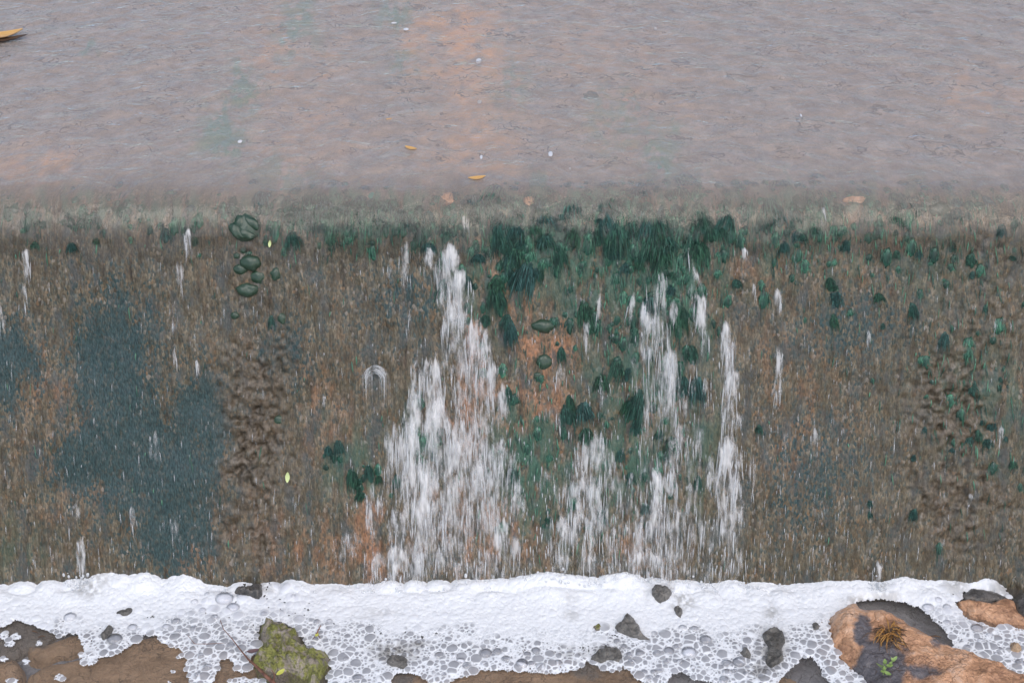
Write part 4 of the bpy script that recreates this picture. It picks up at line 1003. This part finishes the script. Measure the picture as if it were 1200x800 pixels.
lump(1100, 245, 12, 10, "rounded dark green cushion alone on the lip at the right"); lump(938, 236, 9, 13, "dark leaning cushion at the lip, right of the cascades")
lump(1058, 216, 9, 8, "pale green cushion above the lip at the right", sink=.6); lump(1065, 235, 7, 7, "small pale cushion just above the rounded right one", sink=.5)
# cushions lying under the apron's water
APR = [(322, 202, 10), (342, 155, 11), (318, 150, 9), (354, 177, 8), (363, 200, 8), (285, 218, 9), (265, 212, 8), (305, 222, 9), (333, 220, 8), (270, 196, 6), (303, 184, 8), (540, 195, 11), (535, 188, 7), (640, 76, 8), (571, 95, 6), (593, 100, 7), (725, 100, 7), (770, 165, 10), (786, 170, 9), (775, 195, 9), (592, 205, 9), (935, 150, 6), (867, 116, 6), (932, 104, 5), (1074, 24, 6), (982, 8, 5), (947, 200, 5), (940, 115, 4), (450, 45, 7), (460, 80, 8), (500, 85, 5), (1048, 82, 7), (60, 235, 9), (125, 238, 8), (70, 250, 8), (900, 215, 9), (940, 218, 10), (990, 222, 11), (860, 228, 8), (1015, 222, 8), (440, 225, 12), (470, 235, 10), (490, 222, 9), (410, 238, 12), (690, 118, 0), (380, 235, 10), (350, 240, 9), (345, 95, 5), (367, 95, 5)]
SUNKEN = []
for ax, ay, ar in APR:
    if ar: SUNKEN.append((ax, lump(ax, ay, ar, ar * 1.5, f"{'small' if ar < 7 else 'large' if ar > 9 else 'middling'} drowned algae cushion {'far up the apron' if ay < 70 else 'high on the apron' if ay < 130 else 'midway down the apron' if ay < 200 else 'just above the lip'} {nearest(ax, LIP_AT)}", None, sink=.9, me=SUNK[rng.integers(3)])))
set_apart(SUNKEN)
lump(692, 112, 9, 12, "dark olive cushion breaking the water in the middle of the apron", sink=.4)

# ------------------------------------------------------------------ leaves, twigs, plants
def leaf_mesh(name, mat, curl=.15, width=.42):
    n = 9; vs, fs = [], []
    for i in range(n):
        t = i / (n - 1); wv = width * math.sin(math.pi * min(1, t * .95 + .03)) ** .8
        z = curl * (t - .5) ** 2 * 2
        for q in (-1, -.5, 0, .5, 1): vs.append((t - .5, q * wv * .5, z + .10 * abs(q) * wv))
    for i in range(n - 1):
        for j in range(4): fs.append((i * 5 + j, (i + 1) * 5 + j, (i + 1) * 5 + j + 1, i * 5 + j + 1))
    m = len(vs); vs += [(x, y, z - .012) for x, y, z in vs]
    fs += [tuple(q + m for q in reversed(f)) for f in fs[:]]
    return make_mesh(name, np.array(vs), np.array(fs), mat)
def leaf_at(p, n, up, length, rot, mat, label, name="leaf", width=.42, lift=.004):
    o = link(name, leaf_mesh(name, mat, .2, width))
    x = Vector((1, 0, 0)); y = up
    m = Matrix((x, y, n)).transposed().to_4x4()
    o.matrix_world = Matrix.Translation(p + n * lift) @ m @ Matrix.Rotation(rot, 4, 'Z') @ Matrix.Diagonal((length, length, length, 1))
    return tag(o, label, "leaf")
FLAT = (Vector((0, 0, 1)), Vector((0, 1, 0)))
def on_weir(px, row, lift): p, n, up = weir_point(px, row); return p + n * lift, n, up
leaf_at(*on_weir(482, 181, .012), .034, -.5, M_LEAFO, "curled orange leaf with a stalk drifting on the apron's water")
leaf_at(*on_weir(559, 217, .012), .042, .25, M_LEAFO, "flat orange leaf stranded right above the weir lip")
leaf_at(*on_weir(456, 146, .012), .016, .3, M_LEAFO, "scrap of tan leaf on the apron, left of the curled orange leaf")
leaf_at(*on_weir(317, 285, .006), .017, 1.45, M_LEAFP, "tiny yellow-green leaf stuck beside the folded algae cushion")
leaf_at(*on_weir(338, 557, .010), .026, 1.5, M_LEAFP, "pale green leaf stuck upright on the rough brown face")
o = leaf_at(*on_weir(3, 51, .018), .125, .40, M_LEAFO, "yellow strip of bark or leaf in the water at the photo's left edge", "bark_strip", .36)
b_ = link("dark_edge", leaf_mesh("dark_edge", M_DEADSTRAW, .1, .22), o); b_.location = (.05, -.2, -.03); b_.rotation_euler = (0, 0, .05)
def at_level(px, row, z): x, y = px_to_level(px, row, z); return Vector((float(x), float(y), z)), FLAT[0], FLAT[1]
leaf_at(*at_level(297, 764, .022), .030, .3, M_LEAFB, "purple-brown leaf lying beside the mossy stone", lift=.004)
leaf_at(*at_level(329, 789, .030), .024, .9, M_LEAFY, "bright yellow leaf at the lower edge of the mossy stone", width=.5)

def tube(pts, radii, sides=6):
    pts = np.array(pts, float); V, F = [], []
    for i, p in enumerate(pts):
        d = pts[min(i + 1, len(pts) - 1)] - pts[max(i - 1, 0)]; d = d / (np.linalg.norm(d) + 1e-9)
        u = np.cross(d, (0.13, .2, .97)); u = u / (np.linalg.norm(u) + 1e-9); w_ = np.cross(d, u)
        for k in range(sides):
            a = 2 * math.pi * k / sides; V.append(p + radii[i] * (math.cos(a) * u + math.sin(a) * w_))
    for i in range(len(pts) - 1):
        for k in range(sides): F.append((i * sides + k, i * sides + (k + 1) % sides, (i + 1) * sides + (k + 1) % sides, (i + 1) * sides + k))
    return np.array(V), np.array(F)
def tubes_obj(name, lists, mat, parent=None):
    V, F, n = [], [], 0
    for pts, rad in lists:
        v, f = tube(pts, rad); V.append(v); F.append(f + n); n += len(v)
    return link(name, make_mesh(name, np.concatenate(V), np.concatenate(F), mat), parent)
def lv(px, row, z): x, y = px_to_level(px, row, z); return (float(x), float(y), z)
tw = tubes_obj("twig", [([lv(258, 726, .016), lv(262, 737, .02), lv(272, 748, .022), lv(281, 760, .024), lv(291, 772, .028)], [.0008, .001, .0012, .0016, .0022]),
                        ([lv(291, 772, .028), lv(300, 780, .032), lv(312, 792, .034), lv(330, 808, .03)], [.0022, .0034, .0044, .005]),
                        ([lv(320, 799, .034), lv(322, 790, .04), lv(318, 784, .045)], [.002, .0015, .0008])], M_TWIG)
tag(tw, "brown forked twig lying across the foam in front of the mossy stone", "twig")
tw = tubes_obj("twig", [([lv(228, 754, .016), lv(245, 754, .018), lv(262, 753, .017)], [.0006, .0008, .0005]), ([lv(220, 744, .016), lv(228, 754, .016)], [.0005, .0008])], M_TWIG)
tag(tw, "hair thin twig lying flat on the bubbles left of the mossy stone", "twig")
tw = tubes_obj("twig", [([lv(376, 732, .03), lv(373, 738, .026), lv(371, 742, .022)], [.0010, .0016, .002]), ([lv(371, 742, .022), lv(367, 748, .016)], [.0018, .0006]), ([lv(372, 741, .022), lv(375, 748, .016)], [.0018, .0006])], M_TWIG)
tag(tw, "short three-pronged twig stuck in the white foam right of the mossy stone", "twig")
leaf_at(*at_level(371.5, 745, .018), .014, 1.5, M_LEAFY, "small cream leaf held under the three-pronged twig", width=.6)
# dead grass clump on the orange slab
cl = link("dead_grass_clump", None, None, lv(1042, 746, .034)); tag(cl, "clump of orange and black dead grass on the orange sandstone slab", "dead grass")
def straws(n, r, lo, hi, seed):
    q = np.random.default_rng(seed); out = []
    for _ in range(n):
        a = q.uniform(-.5, math.pi + .5) if q.random() < .35 else q.uniform(math.pi * 1.05, math.pi * 1.95)
        L = q.uniform(lo, hi); bx, by = q.normal(0, r, 2)
        e = q.uniform(.004, .016)
        pts = [(bx, by, .004), (bx + math.cos(a) * L * .3, by + math.sin(a) * L * .3, .006 + e), (bx + math.cos(a) * L * .7, by + math.sin(a) * L * .7, .003 + e * .7), (bx + math.cos(a + .2) * L, by + math.sin(a + .2) * L, -.002)]
        out.append((pts, [.0012, .0013, .001, .0004]))
    return out
tubes_obj("straw", straws(46, .010, .02, .055, 5), M_STRAW, cl); tubes_obj("rotten_straw", straws(34, .013, .02, .062, 6), M_DEADSTRAW, cl)
# sprig on the slab
sp = link("green_sprig", None, None, lv(1035, 790, .034)); tag(sp, "small bright green sprig growing on the slab below the dead grass", "plant")
tubes_obj("stem", [([(0, 0, 0), (.002, .006, .012), (-.001, .012, .022)], [.0014, .0012, .0008]), ([(.001, .004, .01), (.014, .010, .02), (.026, .022, .024)], [.001, .0008, .0006]), ([(.001, .005, .01), (-.008, .008, .016)], [.001, .0006])], M_LEAFG, sp)
lm = leaf_mesh("leaf", M_LEAFG, .25, .5)
for (lx, ly, lz, L, rz) in ((-.008, .009, .018, .018, 2.7), (.004, .014, .024, .017, 1.4), (.012, .007, .020, .018, .2), (-.004, -.004, .014, .015, 3.6), (.006, -.008, .012, .018, -.7), (.028, .024, .025, .014, .6), (.022, .022, .024, .012, 2.2), (.0, .0, .018, .014, -1.8), (.016, .012, .022, .013, 1.0)):
    o = link("leaf", lm, sp); o.location = (lx, ly, lz); o.rotation_euler = (random.uniform(-.4, .4), random.uniform(-.5, .1), rz); o.scale = (L, L, L)
# debris scraps on the slab and on the pool's margin
for i, (a, b, c, d, lab) in enumerate(((1066, 750, 1070, 754, "curled black scrap of bark on the orange slab"), (1058, 765, 1063, 761, "short dark stick on the orange slab, below the bark scrap"), (1090, 745, 1103, 746, "thin black stick floating in the water behind the orange slab"), (45, 746, 53, 745, "small dark stick in the shallow water under the foam's left end"), (38, 739, 44, 741, "tiny brown stick beside the left foam edge"))):
    z = .036 if a in (1066, 1058) else .004
    tag(tubes_obj("stick", [([lv(a, b, z), lv((a + c) / 2, (b + d) / 2 - .8, z + .002), lv(c, d, z)], [.0014, .002, .001])], M_DEADSTRAW), lab, "stick")

# small pale flecks set on the apron's water
fm = make_mesh("white_fleck", IV * (1 + .5 * n3(IV, 2, 3))[:, None], IF, mat_plain("fleck_white", (.42, .43, .46), (.66, .67, .70), .4, 90))
for (fx, fy, fw, fh, lab) in ((561, 77, 5, 6, "square white fleck high on the apron's middle"), (645, 187, 4, 5, "white fleck above the middle of the lip"), (562, 125, 4, 4, "faint fleck below the square one"), (282, 173, 4, 3, "white fleck above the green patches on the apron's left"), (938, 140, 2, 3, "pinpoint white fleck on the right of the apron"), (564, 190, 2.5, 4, "small fleck above the flat orange leaf"), (476, 40, 5, 3, "white fleck beside a dark scrap near the photo's top"), (462, 33, 5, 1.5, "thin white streak near the photo's top"), (768, 37, 3, 3, "faint white fleck high on the apron, right of centre"), (668, 203, 2, 2, "tiny fleck right of the white fleck above the lip")):
    p, n, up = weir_point(fx, fy, .012); t = float(t_of_s(s_of_row(fy))) / F_PX
    o = link("white_fleck", fm); o.matrix_world = Matrix.Translation(p) @ orient(n, up) @ Matrix.Diagonal((fw * t * .7, .002, fh * t * 1.4, 1))
    tag(o, lab, "foam fleck", "white flecks on the apron")
# orange stones breaking the water at the lip
for (sx, sy, rx, ry, lab, sd_) in ((527, 231, 11, 8, "rounded orange stone poking through the water at the lip", 1), (620, 237, 8, 6, "small pale orange stone at the lip between moss tufts", 2), (1003, 234, 17, 5, "flat orange stone flake on the lip at the right", 3), (691, 110, 5, 5, "olive pebble on the apron beside the dark cushion", 4), (733, 117, 4, 4, "tan pebble on the apron right of the dark cushion", 5)):
    v = IV3 * (1 + .6 * n3(IV3, 1.5, 40 + sd_))[:, None] * np.array([1, .6, 1])
    o = place(make_mesh("stone", v, IF3, M_SAND if sd_ != 4 else M_GREY, True, {"tone": np.full(len(v), .6), "stain": np.zeros(len(v))}), sx, sy, rx, .6, ry / rx * 1.3, 0, "stone"); tag(o, lab, "stone")
def build_splash():
    V, F, n = [], [], 0
    for _ in range(420):
        c, wd = ((530, 80), (530, 80), (690, 34), (785, 40), (855, 16), (95, 8), (1030, 6), (450, 20), (620, 300))[rng.integers(9)]
        px = c + rng.normal() * wd; base = float(np.interp(px, [a for a, b in CONTACT], [b for a, b in CONTACT])) + 5
        row = base - abs(rng.normal()) * 6 + 4
        p, nn, up = weir_point(px, min(row, 689), rng.uniform(.004, .03)); r = rng.uniform(.0012, .0042)
        V.append(np.array(p)[None] + IV0 * r * np.array([1, 1, rng.uniform(.7, 1.8)])); F.append(IF0 + n); n += len(IV0)
    tag(link("splash_drops", make_mesh("splash_drops", np.concatenate(V), np.concatenate(F), M_THREAD, True, {"cover": np.full(n, .62)})), kind="stuff")
IV0, IF0 = ico(1)
build_splash()
# drops thrown up where the fall meets the foam
dm = make_mesh("water_drop", IV * np.array([.6, .6, 1.2]), IF, M_THREAD, True, {"cover": np.full(len(IV), .8)})
for i, (dx, dy, r, lab) in enumerate(((546, 672, 3, "bead of water leaping above the foam, upper one"), (547, 679, 3, "bead of water leaping above the foam, lower one"), (1028, 681, 4, "blob of splash at the foot of the stubby spout"), (420, 684, 3, "bead of splash at the foot of the face, left of the cascade"))):
    p, n, up = weir_point(dx, dy, .02); o = link("water_drop", dm, None, p); o.scale = (r * .002,) * 3; tag(o, lab, "water drop")
